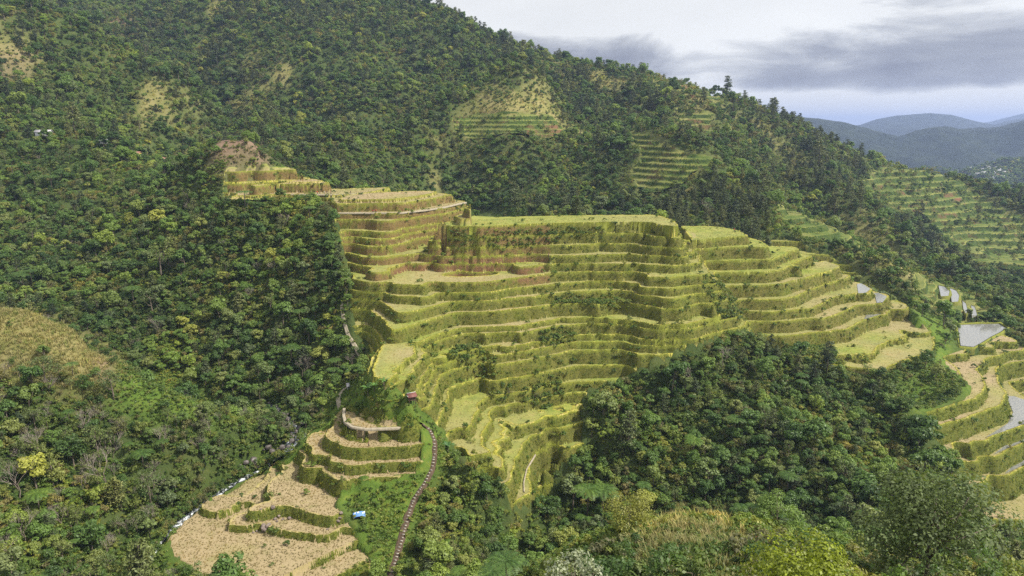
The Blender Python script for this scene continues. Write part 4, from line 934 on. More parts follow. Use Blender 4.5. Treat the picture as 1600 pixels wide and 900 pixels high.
def candidates(r0, r1, s, seed):
    r = np.random.default_rng(seed)
    xs = np.arange(-r1 * .82, r1 * .82, s); ys = np.arange(0, r1, s); X, Y = np.meshgrid(xs, ys)
    X = (X + r.uniform(-.5, .5, X.shape) * s).ravel(); Y = (Y + r.uniform(-.5, .5, Y.shape) * s).ravel()
    R = np.hypot(X, Y); A = np.arctan2(X, Y); k = (R > r0) & (R < r1) & (abs(A) < math.radians(39)); X, Y = X[k], Y[k]
    k = ~inpoly(X, Y, _pp); X, Y = X[k], Y[k]
    Z = surf(X, Y); k = visible(X, Y, Z + 8, 2.0); X, Y, Z = X[k], Y[k], Z[k]
    px, py = project(X, Y, Z); k = (px > -90) & (px < 1690) & (py > -60) & (py < 1010); X, Y, Z, px, py = X[k], Y[k], Z[k], px[k], py[k]
    u = np.clip((X - gx[0]) / CELL, 0, TX.shape[1] - 1).astype(int); v = np.clip((Y - gy[0]) / CELL, 0, TX.shape[0] - 1).astype(int)
    inb = (X > gx[0]) & (X < gx[-1]) & (Y > gy[0]) & (Y < gy[-1]); ter = np.where(inb, M[v, u], 0)
    ter = np.where((ter > .12) & (WALL[v, u] < .5) & inb, 2.0, ter)
    i, j, _ = grid_ij(X, Y); far = bil(NOTREE, i, j)
    return X, Y, Z, px, py, ter, far, r
PLANTS = {k: [] for k in ('broad', 'pine', 'fern', 'shrub', 'bare', 'banana', 'sparse')}
def put(k, x, y, z, s, v): PLANTS[k].append((x, y, z, s, v))
def canopy(r0, r1, s, seed, smul):
    X, Y, Z, px, py, ter, far, r = candidates(r0, r1, s, seed)
    g, l, so = ground_kind(X, Y)
    dens = np.ones(len(X)) * .93; dens *= (1 - np.clip(g * 1.05, 0, .97)) * (1 - np.clip(l, 0, .94)) * (1 - np.clip(so * .9, 0, .9)) * np.where(far < .25, 1, np.where(vnoise(X, Y, 24, 88) + vnoise(X, Y, 9, 89) * .5 > .13, .55, .03))
    dens *= ter < .12
    dens *= (polydist(px, py, STREAM_PX) > np.where(py < 700, 9, 2.5)) & (polydist(px, py - 8, STAIRS_PX) > 16) & (polydist(px, py - 6, TRAIL_PX) > 9)
    dens *= ~(inpoly(px, py, [(688,296),(765,308),(770,348),(690,352)]) & (Y > 285) & (Y < 372))
    # slopes just under the terrace lips carry lower growth; the viewpoint slope is set out by hand
    dens *= ~((Y < 135) & (px > 560))
    # keep the view of the near terraces and the gorge open
    dens *= ~(inpoly(px, py, [(470,690),(530,610),(700,650),(745,750),(760,790),(690,760),(640,905),(250,905),(240,850),(420,705)]))
    dens *= ~(inpoly(px, py, [(1484,503),(1582,500),(1600,520),(1560,545),(1525,562),(1488,556)]) & (Y > 262) & (Y < 335))
    k = r.random(len(X)) < dens; X, Y, Z, px, py = X[k], Y[k], Z[k], px[k], py[k]
    n1 = vnoise(X, Y, 45, 61) + vnoise(X, Y, 15, 62) * .6; q = r.random(len(X))
    mount = Y > 470; left = (px < 560) & ~mount; near = (px < 470) & (Y < 230); grove = (Y < 300) & (px > 640)
    for i in range(len(X)):
        p_pine = .34 if mount[i] and n1[i] > .05 else .06 if mount[i] else .05
        if 1180 < px[i] < 1350 and 150 < py[i] < 300: p_pine = .5
        if 1040 < px[i] < 1200 and py[i] > 300 and Y[i] > 380: p_pine = .6
        p_bare = .19 if near[i] else .02 if not mount[i] else .0
        p_fern = .05 if grove[i] else .045 if left[i] else 0
        p_sparse = .26 if near[i] else .07 if left[i] else .03
        p_shrub = .22 if left[i] else .3 if not mount[i] else .12
        sc_ = smul * min(2.0, max(.5, r.lognormal(-.12, .3))) * (1 + .3 * n1[i]) * (1.45 if r.random() < .05 else 1)
        t = q[i]
        if t < p_pine: put('pine', X[i], Y[i], Z[i] - .2, sc_ * r.uniform(.7, 1.0), r.integers(0, 3))
        elif t < p_pine + p_bare: put('bare', X[i], Y[i], Z[i] - .2, sc_ * .9, r.integers(0, 3))
        elif t < p_pine + p_bare + p_fern: put('fern', X[i], Y[i], Z[i] + r.uniform(1.5, 4.0), sc_ * r.uniform(.8, 1.7), r.integers(0, 3))
        elif t < p_pine + p_bare + p_fern + p_sparse: put('sparse', X[i], Y[i], Z[i] - .2, sc_ * .95, r.integers(0, 2))
        elif t < p_pine + p_bare + p_fern + p_sparse + p_shrub: put('shrub', X[i], Y[i], Z[i] - .1, sc_ * 1.5, r.integers(0, 5))
        else: put('broad', X[i], Y[i], Z[i] - .3, sc_ * .82, r.integers(0, 6))
canopy(100, 470, 3.5, 71, .8)
canopy(470, 780, 4.9, 72, .95)
canopy(780, 1250, 6.4, 74, 1.2)
# undergrowth: shrubs between trees, on rough banks and on the terrace walls' overgrown corners
X, Y, Z, px, py, ter, far, r = candidates(60, 470, 2.3, 73)
g, l, so = ground_kind(X, Y)
OVER = [[(705,545),(745,538),(775,560),(780,585),(755,592),(715,580)], [(1096,448),(1120,440),(1140,455),(1160,490),(1150,508),(1125,495),(1110,470)], [(868,458),(935,458),(985,470),(985,490),(905,482),(860,478)], [(830,525),(880,508),(905,530),(860,548)], [(838,580),(872,590),(885,625),(850,640),(805,625)], [(695,360),(760,362),(850,358),(940,356),(945,374),(840,382),(790,392),(705,392)], [(1180,530),(1300,545),(1320,570),(1190,565)], [(545,600),(600,600),(640,640),(560,650)], [(770,600),(800,605),(790,630),(765,620)]]
over = np.zeros(len(X), bool)
for p in OVER: over |= inpoly(px, py, p)
dens = np.where(ter > .12, np.where(over, .5, np.where(ter > 1.5, .002, .03)), .4 * (1 - np.clip(g * .9, 0, .9)) * (1 - np.clip(l, 0, np.where(px > 1300, .35, .8))))
dens = dens * (far < .25) * (polydist(px, py, STREAM_PX) > np.where(py < 700, 6, 2)) * (polydist(px, py, STAIRS_PX) > 9) * (polydist(px, py, TRAIL_PX) > 4) * (so < .4)
dens *= ~inpoly(px, py, [(255,850),(300,800),(360,755),(420,720),(470,690),(545,800),(560,845),(440,905),(300,895)]) | (r.random(len(X)) < .0)
dens *= ~((Y < 110) & (px > 560)); dens *= ~(inpoly(px, py, [(1484,503),(1582,500),(1600,520),(1560,545),(1525,562),(1488,556)]) & (Y > 262) & (Y < 335))
k = r.random(len(X)) < dens
for i in np.nonzero(k)[0]: put('shrub', X[i], Y[i], Z[i] - .1, r.uniform(.3, .7) if ter[i] > .12 or l[i] > .4 else r.uniform(.5, 1.25), r.integers(0, 5))
X, Y, Z, px, py, ter, far, r = candidates(470, 1150, 3.6, 75)
g, l, so = ground_kind(X, Y); k = r.random(len(X)) < np.where(far > .25, .12, .6 * (1 - np.clip(g, 0, .75))) * np.clip(900 / Y - .15, .35, 1)
for i in np.nonzero(k)[0]: put('shrub', X[i], Y[i], Z[i] - .2, r.uniform(.7, 1.5) * (1 + (Y[i] > 750) * .4), r.integers(0, 5))
for k in range(150):
    t = 6.2 + random.random() * 7.2; q0, q1 = STREAM_PX[int(t)], STREAM_PX[int(t) + 1]; f = t - int(t)
    p = ground_at(q0[0] + (q1[0] - q0[0]) * f + random.uniform(2, 9), q0[1] + (q1[1] - q0[1]) * f + random.uniform(1, 8), 130, 240); put('shrub', p.x, p.y, p.z - .2, random.uniform(.4, .85), random.randrange(5))
for k in range(170):
    p = ground_at(random.uniform(318, 425), random.uniform(221, 262), 375, 440); put('shrub', p.x, p.y, p.z - .2, random.uniform(.25, .6), random.randrange(5))
for x_, y_, s_ in ((165,745,1.35),(60,700,1.25),(100,810,1.3),(255,690,1.1),(240,765,1.2),(78,600,1.0),(310,690,1.0),(135,665,1.15),(30,760,1.2),(200,820,1.15),(10,640,1.1),(330,665,.9),(180,690,1.1)):
    p = ground_at(x_, y_ + 18, 120, 225); put('bare', p.x, p.y, p.z, s_, random.randrange(3))
# bananas among the left slope's trees
for x_, y_ in ((445,312),(430,340),(437,368),(470,350),(520,352),(531,388),(585,612),(600,606),(575,618),(700,708)):
    p = ground_at(x_, y_, 150); put('banana', p.x, p.y, p.z, random.uniform(.8, 1.15), random.randrange(2))
NAME = {'broad': ('broadleaf_tree', 'tree'), 'pine': ('pine_tree', 'tree'), 'fern': ('tree_fern', 'tree fern'), 'shrub': ('shrub', 'shrub'), 'bare': ('leafless_tree', 'tree'), 'banana': ('banana_plant', 'plant'), 'sparse': ('thin_crowned_tree', 'tree')}
LOOK = {'broad': 'dense green broadleaf tree', 'pine': 'dark green pine tree', 'fern': 'bright green tree fern with arching fronds', 'shrub': 'low leafy shrub', 'bare': 'leafless grey-brown tree', 'banana': 'banana plant with broad drooping leaves', 'sparse': 'thin-crowned olive tree with bare branches showing'}
def region(x, y, z):
    px, py = project(x, y, z); px, py = float(px), float(py)
    if y > 470: return ('on the forested mountainside behind the terraces', 'mountainside') if px < 1000 else ('on the mountain shoulder at the right', 'right shoulder')
    if y < 230 and px < 480: return 'on the near hill at the lower left', 'near left hill'
    if px < 570: return 'on the forest slope left of the terraces', 'left slope'
    if y < 135: return 'on the foreground slope below the viewpoint', 'foreground slope'
    if py > 640 and px < 860: return 'beside the stone stairway below the central face', 'stairway slope'
    if y < 300 and px > 640: return 'in the thick grove below the right flank', 'grove'
    return 'in the wooded dip behind the right flank', 'wooded dip'
def place_all():
    for k, lst in PLANTS.items():
        A = np.array(lst); 
        if len(A) == 0: continue
        hgt = {'broad': 9, 'pine': 12, 'fern': 4, 'shrub': 3, 'bare': 8, 'banana': 4, 'sparse': 8.5}[k]
        px, py = project(A[:, 0], A[:, 1], A[:, 2]); vis = visible(A[:, 0], A[:, 1], A[:, 2] + hgt * A[:, 3] * .8) & (px > -20) & (px < 1620) & (py > 0) & (py < 930)
        size = A[:, 3] * hgt / np.hypot(A[:, 0], A[:, 1]) * np.where(vis, 1, .2); order = np.argsort(-size)
        first, rest = order[:295], order[295:]
        nm, cat = NAME[k]; rr = np.random.default_rng(hash(k) % 1000 if False else len(k) * 7)
        for i in first:
            x, y, z, s, v = A[i]; v = int(v); where, gn = region(x, y, z)
            if k == 'fern':
                t = thing(nm, f'{LOOK[k]} {where}', cat, (x, y, z), rr.uniform(0, 6.28), f'tree ferns, {gn}', s)
                obj('trunk', FERNS[v][0], t); [obj('frond', f, t) for f in FERNS[v][1]]
            elif k == 'banana':
                t = thing(nm, f'{LOOK[k]} {where}', cat, (x, y, z), rr.uniform(0, 6.28), f'banana plants, {gn}', s)
                obj('stem', BANANAS[v][0], t); [obj('leaf', f, t) for f in BANANAS[v][1]]
            elif k == 'shrub':
                o = obj(nm, JOIN['shrub'][v], loc=(x, y, z)); o.rotation_euler = (0, 0, rr.uniform(0, 6.28)); o.scale = (s,) * 3
                tag(o, f'{LOOK[k]} {where}', cat, f'shrubs, {gn}')
            else:
                src = {'broad': BROAD, 'pine': PINES, 'bare': BARES, 'sparse': SPARSE}[k][v]
                t = thing(nm, f'{LOOK[k]} {where}', cat, (x, y, z), rr.uniform(0, 6.28), f'{cat}s of this kind, {gn}' if False else f'{nm.replace("_", " ")}s, {gn}', s)
                obj('trunk', src[0], t); obj('branches' if k == 'bare' else 'crown', src[1], t)
        if len(rest):
            B = A[rest]; scatter_stuff({'broad': 'broadleaf_forest', 'pine': 'pine_forest', 'fern': 'fern_growth', 'shrub': 'undergrowth', 'bare': 'leafless_growth', 'sparse': 'thin_growth', 'banana': 'banana_growth'}[k], JOIN[k], B[:, :3], rr.uniform(0, 6.28, len(B)), B[:, 3], B[:, 4].astype(int), rr.normal(size=(len(B), 2)) * .05)
        print(k, len(A))
JOIN = {'broad': [joined('tree', p) for p in BROAD], 'pine': [joined('pine', p) for p in PINES], 'fern': [joined('fern', [t] + f) for t, f in FERNS], 'shrub': [joined('shrub', p) for p in SHRUBS],
        'bare': [joined('bare', p) for p in BARES], 'banana': [joined('banana', [t] + f) for t, f in BANANAS], 'sparse': [joined('sparse', p) for p in SPARSE]}
place_all()
def fill(name, protos, r0, r1, s, seed, densf, smin, smax):
    X, Y, Z, px, py, ter, far, r = candidates(r0, r1, s, seed); g, l, so = ground_kind(X, Y)
    k = r.random(len(X)) < densf(X, Y, px, py, ter, far, g, l, so)
    n = k.sum(); scatter_stuff(name, protos, np.stack([X[k], Y[k], Z[k]], 1), r.uniform(0, 6.28, n), r.uniform(smin, smax, n), r.integers(0, len(protos), n), r.normal(size=(n, 2)) * .12); print(name, n)
fill('reed_grass', REEDS, 40, 330, .9, 81, lambda X, Y, px, py, ter, far, g, l, so: np.clip(g * 1.1, 0, .95) * (ter < .1) * np.where(Y < 130, .55, 1), .55, 1.25)
fill('knoll_herbs', HERBS + CREEP[:2], 40, 130, .7, 85, lambda X, Y, px, py, ter, far, g, l, so: np.clip(g, 0, .4) * (px > 560), .5, 1.1)
fill('far_grass_scrub', [REEDS[0], CREEP[0], CREEP[1]], 330, 1100, 2.6, 82, lambda X, Y, px, py, ter, far, g, l, so: np.clip(g, 0, .75) * (far < .3), .8, 2.2)
fill('herb_growth', HERBS + CREEP[:1], 60, 330, .85, 83, lambda X, Y, px, py, ter, far, g, l, so: np.clip(l * 1.15, 0, .95) * (ter < .1) * (polydist(px, py, STREAM_PX) > 5) * (polydist(px, py, STAIRS_PX) > 5), .5, 1.3)
def over_(X, Y, px, py, ter, far, g, l, so):
    o = np.zeros(len(X), bool)
    for p in OVER: o |= inpoly(px, py, p)
    return np.where(ter > .1, np.where(o, .8, np.where(ter > 1.5, .004, .1)), np.where(g + l < .3, .62, 0)) * (polydist(px, py, STAIRS_PX) > 6) * (polydist(px, py, STREAM_PX) > 4)
fill('creepers', CREEP, 60, 420, 1.05, 84, over_, .5, 1.8)
# ------------------------------------------------------------------ foreground plants set out one by one
def single(nm, parts, label, cat, px, py, Y, s=1.0, rz=0.0, crown='crown', z=None):
    a, b = ray(px, py); x = a * Y; zz = float(surf(x, Y)) if z is None else z
    t = thing(nm, label, cat, (x, Y, zz - .2), rz, None, s)
    obj('trunk', parts[0], t); obj(crown, parts[1], t); return t
single('broadleaf_tree', broadleaf(901, 15, 6.0, 34, 9500, .34, M_OLIVE, .8, .12, 18, trunk_r=.014), 'tall small-leaved olive green tree filling the lower right foreground', 'tree', 1455, 850, 62, 1.0)
single('bush', broadleaf(902, 6.5, 4.3, 30, 6500, .26, M_YELLOW, .75, .05, 12), 'bright yellow-green bush at the bottom of the foreground slope', 'bush', 1270, 880, 46, 1.0)
single('sapling', broadleaf(903, 8.5, 3.0, 18, 1500, .34, M_PALE, .8, .2, 14, trunk_r=.008), 'spindly sapling with pale silvery leaves in the foreground', 'tree', 900, 870, 62, 1.0)
single('bush', broadleaf(904, 3.6, 1.9, 16, 2600, .2, M_PINE, .9, .0, 6), 'dark green bushy shrub at the bottom edge beside the pale sapling', 'bush', 935, 890, 60, 1.0)
single('broadleaf_tree', broadleaf(905, 8, 4.0, 22, 3200, .3, M_SHRUB, .8, .05, 8), 'dark leafy tree at the top edge of the foreground grass knoll', 'tree', 985, 800, 88, .8)
single('broadleaf_tree', broadleaf(906, 7, 3.4, 18, 2600, .3, M_BROAD, .8, .05, 8), 'rounded green tree right of the grass knoll before the grove', 'tree', 1215, 790, 96, .9)
single('bush', broadleaf(907, 3.5, 2.2, 14, 1600, .24, M_SHRUB, .75, .0, 6), 'low dark bush on the foreground grass knoll', 'bush', 1045, 868, 66, .8)
for i, (x_, y_, Y_, s_) in enumerate(((790,880,96,1.5),(770,860,104,1.2))):
    a, b = ray(x_, y_); X_ = a * Y_; t = thing('tree_fern', ['large tree fern with a star of fronds at the bottom edge of the picture', 'smaller tree fern just behind the large one at the bottom edge'][i], 'tree fern', (X_, Y_, float(surf(X_, Y_)) + .5), .4, None, s_)
    obj('trunk', FERNS[1][0], t); [obj('frond', f, t) for f in FERNS[1][1]]
fgx = []
r = np.random.default_rng(91)
X, Y, Z, px, py, ter, far, r = candidates(28, 135, 1.9, 92)
g, l, so = ground_kind(X, Y)
k = (r.random(len(X)) < np.where(g > .3, .03, .6)) & (px > 540) & (ter < .1) & (polydist(px, py, STAIRS_PX) > 22)
fgt = list(zip(X[k], Y[k], Z[k]))
for i, (x, y, z) in enumerate(fgt[:300]):
    v = int(r.integers(0, 5)); o = obj('bush', JOIN['shrub'][v], loc=(x, y, z - .15)); o.rotation_euler = (0, 0, float(r.uniform(0, 6.28))); o.scale = (float(r.uniform(.6, 1.2)),) * 3
    tag(o, 'leafy bush in the tangle of the foreground slope below the viewpoint', 'bush', 'bushes of the foreground tangle')
print('fg bushes', len(fgt))
# ------------------------------------------------------------------ stairway, paths, stream
def drape(px_pts, n, ymin=60, ymax=460):
    q = densify(px_pts, 2.0); pts = [ground_at(x, y, ymin, ymax) for x, y in q]
    P = np.array([tuple(p) for p in pts])
    for _ in range(6): P[1:-1] = (P[:-2] + 2 * P[1:-1] + P[2:]) / 4
    d = np.r_[0, np.cumsum(np.linalg.norm(np.diff(P, axis=0), axis=1))]; s = np.linspace(0, d[-1], n)
    return np.stack([np.interp(s, d, P[:, k]) for k in range(3)], 1)
def ribbon(name, P, wd, m, lift=.12, parent=None, kind=None, skirt=.5, wig=0.0, conform=True):
    P = np.asarray(P); T = np.gradient(P[:, :2], axis=0); T /= np.maximum(np.linalg.norm(T, axis=1, keepdims=True), 1e-6); Nn = np.stack([-T[:, 1], T[:, 0]], 1)
    w_ = (np.asarray(wd) * np.ones(len(P)))[:, None] * (1 + wig * vnoise(np.arange(len(P)) * 1.0, np.zeros(len(P)), 3, 51) * 2)[:, None] / 2
    rows = []
    for f in (-1, -.5, 0, .5, 1):
        xy = P[:, :2] + Nn * w_ * f; z = P[:, 2] if not conform else np.maximum(np.minimum(surf(xy[:, 0], xy[:, 1]), P[:, 2] + .5), P[:, 2] - .5)
        rows.append(np.c_[xy, z + lift])
    lo = rows[0] - [0, 0, skirt]; hi = rows[-1] - [0, 0, skirt]; R = np.stack([lo] + rows + [hi], 1); n, k = R.shape[:2]
    idx = np.arange(n * k).reshape(n, k); F = np.stack([idx[:-1, :-1], idx[:-1, 1:], idx[1:, 1:], idx[1:, :-1]], -1).reshape(-1, 4)
    c = R.reshape(-1, 3).mean(0) if parent is None else np.zeros(3)
    return obj(name, raw_mesh(name, R.reshape(-1, 3) - c, F, [m]), parent, tuple(c), kind)
SP = drape(STAIRS_PX, 180, 140, 215)
st = thing('stone_stairway', 'long dirt stairway with pale stone steps descending beside the near terraces', 'stairway', tuple(SP[-1]))
SPl = SP - SP[-1]
def ribbon_local():
    P = SP; T = np.gradient(P[:, :2], axis=0); T /= np.linalg.norm(T, axis=1, keepdims=True); Nn = np.stack([-T[:, 1], T[:, 0]], 1); rows = []
    for f, dz in ((-1.25, -.6), (-1.0, .12), (-.5, .2), (.5, .2), (1.0, .12), (1.25, -.6)): rows.append(np.c_[P[:, :2] + Nn * f, P[:, 2] + dz])
    R = np.stack(rows, 1) - SP[-1]; n, k = R.shape[:2]; idx = np.arange(n * k).reshape(n, k); F = np.stack([idx[:-1, :-1], idx[:-1, 1:], idx[1:, 1:], idx[1:, :-1]], -1).reshape(-1, 4)
    obj('dirt_bed', raw_mesh('dirt_bed', R.reshape(-1, 3), F, [M_DIRT]), st)
ribbon_local()
gs = G(); gs.box((0, 0, 0), (.7, .22, .3)); STEP = gs.mesh('step', M_STEP)
pj = project(SP[:, 0], SP[:, 1], SP[:, 2]); pd = np.r_[0, np.cumsum(np.hypot(np.diff(pj[0]), np.diff(pj[1])))]
for s_ in np.arange(6, pd[-1] - 2, 5.1):
    i = int(np.searchsorted(pd, s_)); i = min(max(i, 1), len(SP) - 2); T = SP[i + 1] - SP[i - 1]
    nx_, ny_ = T[1] / math.hypot(T[0], T[1]), -T[0] / math.hypot(T[0], T[1]); sg = -1 if nx_ < 0 else 1
    o = obj('step', STEP, st, (SPl[i][0] + nx_ * sg * random.gauss(.35, .06), SPl[i][1] + ny_ * sg * .35, SPl[i][2] + .3)); o.rotation_euler = (0, 0, math.atan2(T[1], T[0]) - PI / 2 + random.gauss(0, .14)); o.scale = (random.uniform(.7, 1.15), random.uniform(.7, 1.2), 1)
def lip_path(h, pts, wd, label=None, lift=.32):
    P = np.array([at_h(x, y, h) for x, y in densify(pts, 4)]); P[:, 2] = h
    ribbon('footpath', P, wd, M_PATH, lift, kind='structure', conform=False, skirt=.7)
lip_path(hE[1], [(538,639),(537,650),(539.5,660),(550,667.5),(572,671),(625,669),(655,661)], .9)
lip_path(hA[5], [(520,333),(580,333),(625,333),(662,329),(692,324.5),(715,319),(728,316.5)], 1.1)
lip_path(hA[3], [(455,304),(520,304.5),(557,303.5)], 1.1)
lip_path(hB[19], [(819,770),(818.5,755),(823,734),(836.5,711.5)], .35, lift=.45)
ribbon('footpath', drape(TRAIL_PX, 40, 200, 330), 1.3, M_PATH, .5, kind='structure')
ribbon('footpath', drape([(546,602),(534,612),(528,625),(532,640)], 30, 180, 260), 1.6, M_PATH, .5, kind='structure')
ST_P = drape(STREAM_PX, 160, 140, 260); ST_P[:, 2] -= 2.5 * sstep(690, 720, project(ST_P[:, 0], ST_P[:, 1], ST_P[:, 2])[1]); ribbon('water', ST_P, np.where(project(ST_P[:, 0], ST_P[:, 1], ST_P[:, 2])[1] > 705, 1.7, 4.4), M_STREAM, STREAM_LIFT, kind='structure', wig=.8, conform=False, skirt=.6)
# ------------------------------------------------------------------ rocks
def rock(seed, m):
    bm = bmesh.new(); bmesh.ops.create_icosphere(bm, subdivisions=2, radius=.5); r = random.Random(seed); k = [Vector((r.gauss(0, 1), r.gauss(0, 1), r.gauss(0, 1))).normalized() for _ in range(7)]
    for v in bm.verts:
        d = v.co.normalized(); q = min(1, min(.42 / max(.35, d.dot(u)) if d.dot(u) > .35 else 1 for u in k) + .25); v.co = v.co * q * 1.25; v.co.z *= .75; v.co.x *= 1.15
    me = bpy.data.meshes.new('rock'); bm.to_mesh(me); bm.free(); me.materials.append(m); return me
ROCKS = [rock(s, M_ROCK) for s in range(4)]; WROCKS = [rock(10 + s, M_DARKROCK) for s in range(4)]
def put_rock(px, py, size, label, group, bank, ymin=140, ymax=260):
    p = ground_at(px, py, ymin, ymax); o = obj('boulder', random.choice(bank), loc=(p.x, p.y, p.z + size * .18)); o.scale = (size, size * random.uniform(.8, 1.1), size); o.rotation_euler = (random.gauss(0, .2), random.gauss(0, .2), random.uniform(0, 6.3)); tag(o, label, 'boulder', group)
put_rock(413, 828, 2.0, 'largest grey-brown boulder at the corner of the ring of stubble terraces', None, ROCKS); put_rock(419, 823, 1.3, 'second boulder leaning on the largest one at the terrace corner', None, ROCKS); put_rock(427, 797, 1.3, 'single boulder standing behind the largest one on the upper inner terrace', None, ROCKS)
for x_, y_, s_ in ((401,831,.7),(396,833,.6),(430,812,.9),(436,809,.8),(442,813,.7),(452,811,1.1),(433,816,.7),(408,800,.6),(533,806,1.0),(528,818,1.0),(531,812,.8),(512,828,.7)): put_rock(x_, y_, s_, 'small stone on the inner stubble terraces by the gorge', 'small stones on the near terraces', ROCKS)
for i in range(46):
    t = random.random() ** .7; q = STREAM_PX[min(int(t * 8), 12)]; q2 = STREAM_PX[min(int(t * 8) + 1, 13)]; f = random.random()
    put_rock(q[0] + (q2[0] - q[0]) * f + random.gauss(0, 7), q[1] + (q2[1] - q[1]) * f + random.gauss(0, 4), random.uniform(.7, 2.2), 'dark wet boulder in the white stream of the gorge', 'boulders in the stream', WROCKS)
# ------------------------------------------------------------------ huts and houses
M_RED = flat('red_roof_sheet', (.17,.07,.055), .6, .3, 3, .35); M_WOOD = flat('weathered_wood', (.14,.095,.065), .85, .2, 5, .4); M_GREYROOF = flat('grey_roof_sheet', (.42,.4,.42), .5, .4, 3, .2)
M_WHITE = flat('white_paint', (.6,.6,.59), .7, .2, 2, .12); M_BLUE = flat('blue_tarpaulin', (.1,.22,.46), .6, .4, 2, .3); M_INSHADE = flat('dark_opening', (.025,.022,.02), .9, .1); M_BROWNROOF = flat('rusty_roof_sheet', (.25,.13,.1), .7, .2, 2, .35); M_YEL = flat('yellow_wall', (.35,.26,.08), .8, .2)  # the near-black opening material has the shade of the inside put into its colour
M_GLASS = flat('dark_glass', (.03,.04,.05), .1, .6, 2, .1)
def prim(nm, parent, m, *boxes):
    g = G(); [g.box(*b) for b in boxes]; return obj(nm, g.mesh(nm, m), parent)
def gable(nm, parent, w_, d, z, rise, over, m, th=.12):
    for s in (-1, 1):
        g = G(); y0 = s * (d / 2 + over); zc = z - rise * over / (d / 2)
        a = [(-w_/2-over, y0, zc), (w_/2+over, y0, zc), (w_/2+over, 0, z+rise), (-w_/2-over, 0, z+rise)]; b = [(x, y, zz + th) for x, y, zz in a]
        if s > 0: a.reverse(); b.reverse()
        g.add(a + b, [(3,2,1,0),(4,5,6,7),(0,1,5,4),(1,2,6,5),(2,3,7,6),(3,0,4,7)]); obj(nm, g.mesh(nm, m), parent)
def house(nm, label, loc, rz, w_, d, h, wall, roof, group=None, windows=2, sc_=1):
    t = thing(nm, label, 'house', loc, rz, group, sc_)
    g = G(); g.box((0, 0, h / 2 - .5), (w_, d, h + 1)); g.add([(-w_/2, -d/2, h), (-w_/2, d/2, h), (-w_/2, 0, h+d*.24), (w_/2, -d/2, h), (w_/2, d/2, h), (w_/2, 0, h+d*.24)], [(0,2,1),(3,4,5)]); obj('wall', g.mesh('wall', wall), t)
    gable('roof', t, w_, d, h, d * .24, .5, roof)
    for k in range(windows): prim('window', t, M_GLASS, ((-w_ / 2 + (k + .8) * w_ / (windows + .6), -d / 2 - .02, h * .58), (.9, .08, .9)))
    prim('door', t, M_WOOD, ((w_ / 2 - .9, -d / 2 - .03, 1.0), (.9, .08, 2.0)))
    return t
p = ground_at(643, 631, 180, 240)
t = thing('field_hut', 'small red-roofed field hut on posts on the spur crest', 'hut', tuple(p), .5, None, .92)
for sx in (-1, 1):
    for sy in (-1, 1): prim('post', t, M_WOOD, ((sx * 1.1, sy * .9, .9), (.16, .16, 3.2)))
prim('floor', t, M_WOOD, ((0, 0, .95), (2.5, 2.1, .12)))
for k in range(5): prim('plank', t, M_WOOD, ((-1.0 + k * .5, -.98, 1.45), (.44, .06, .8)))
prim('back_wall', t, M_INSHADE, ((0, .98, 1.8), (2.2, .06, 1.6))); prim('side_wall', t, M_WOOD, ((1.16, 0, 1.6), (.06, 1.7, 1.1)))  # back wall coloured near black for the shade inside the hut
gable('roof_sheet', t, 2.3, 2.0, 2.45, .75, .45, M_RED); prim('ridge_cap', t, M_WHITE, ((-.0, 0, 3.33), (3.1, .18, .08))); prim('fascia', t, M_WHITE, ((-1.62, -.72, 2.68), (.08, 1.5, .14)))
p = ground_at(545, 608, 180, 260); t = thing('field_hut', 'tiny grey-roofed hut beside the steep trail left of the spur', 'hut', tuple(p), .3, None, .75)
prim('wall', t, M_GREYROOF, ((0, 0, .7), (1.4, 1.3, 2.2))); gable('roof_sheet', t, 1.5, 1.6, 1.8, 1.0, .3, M_GREYROOF); prim('door', t, M_INSHADE, ((0, -.68, .8), (.6, .06, 1.4)))  # doorway panel coloured near black for the shade within
# blue tarpaulin shelter
p = ground_at(561, 808, 165, 200); t = thing('tarpaulin_shelter', 'crumpled blue tarpaulin shelter in the grass beside the near terraces', 'shelter', tuple(p), .35)
g = G(); n = 9
for i in range(n):
    for j in range(n):
        u, v = i / (n - 1) - .5, j / (n - 1) - .5; g.v.append((u * 3.2 + random.gauss(0, .06), v * 2.2 + random.gauss(0, .06), 1.55 - abs(v) * 1.7 - u * u * 1.2 + random.gauss(0, .07)))
for i in range(n - 1):
    for j in range(n - 1): g.f.append((i * n + j, (i + 1) * n + j, (i + 1) * n + j + 1, i * n + j + 1))
me = g.mesh('sheet', M_BLUE); me.materials.append(M_WHITE)
for f in me.polygons:
    if random.random() < .16: f.material_index = 1
obj('sheet', me, t)
for sx, sy in ((-1.5, -.9), (1.5, -.9), (0, 0)): prim('pole', t, M_WOOD, ((sx, sy, .4), (.07, .07, 1.5 if sx else 2.2)))
prim('painted_interior_shade', t, M_INSHADE, ((-.4, -.5, .35), (1.4, .8, .8)))  # added near-black box painted as the shade under the sheet
t.scale = (1.0,) * 3
for (x_, y_, lab, w_, d, h, wm, rm, rz) in ((70, 217, 'white long-roofed house on the ridge at the left edge', 9, 5, 2.6, M_WHITE, M_GREYROOF, .15), (163, 229, 'small white shed half hidden in trees right of the long-roofed house', 4, 3, 2, M_WHITE, M_GREYROOF, .3), (215, 249, 'small house with a yellow wall beneath the ridge trees', 5, 4, 2.2, M_YEL, M_BROWNROOF, -.2), (250, 257, 'long rusty-roofed house left of the summit mound', 10, 5, 2.2, M_WOOD, M_BROWNROOF, .1)):
    p = ground_at(x_, y_, 380, 560); house('house', lab, (p.x, p.y, p.z + 2.0), rz, w_, d, h, wm, rm)
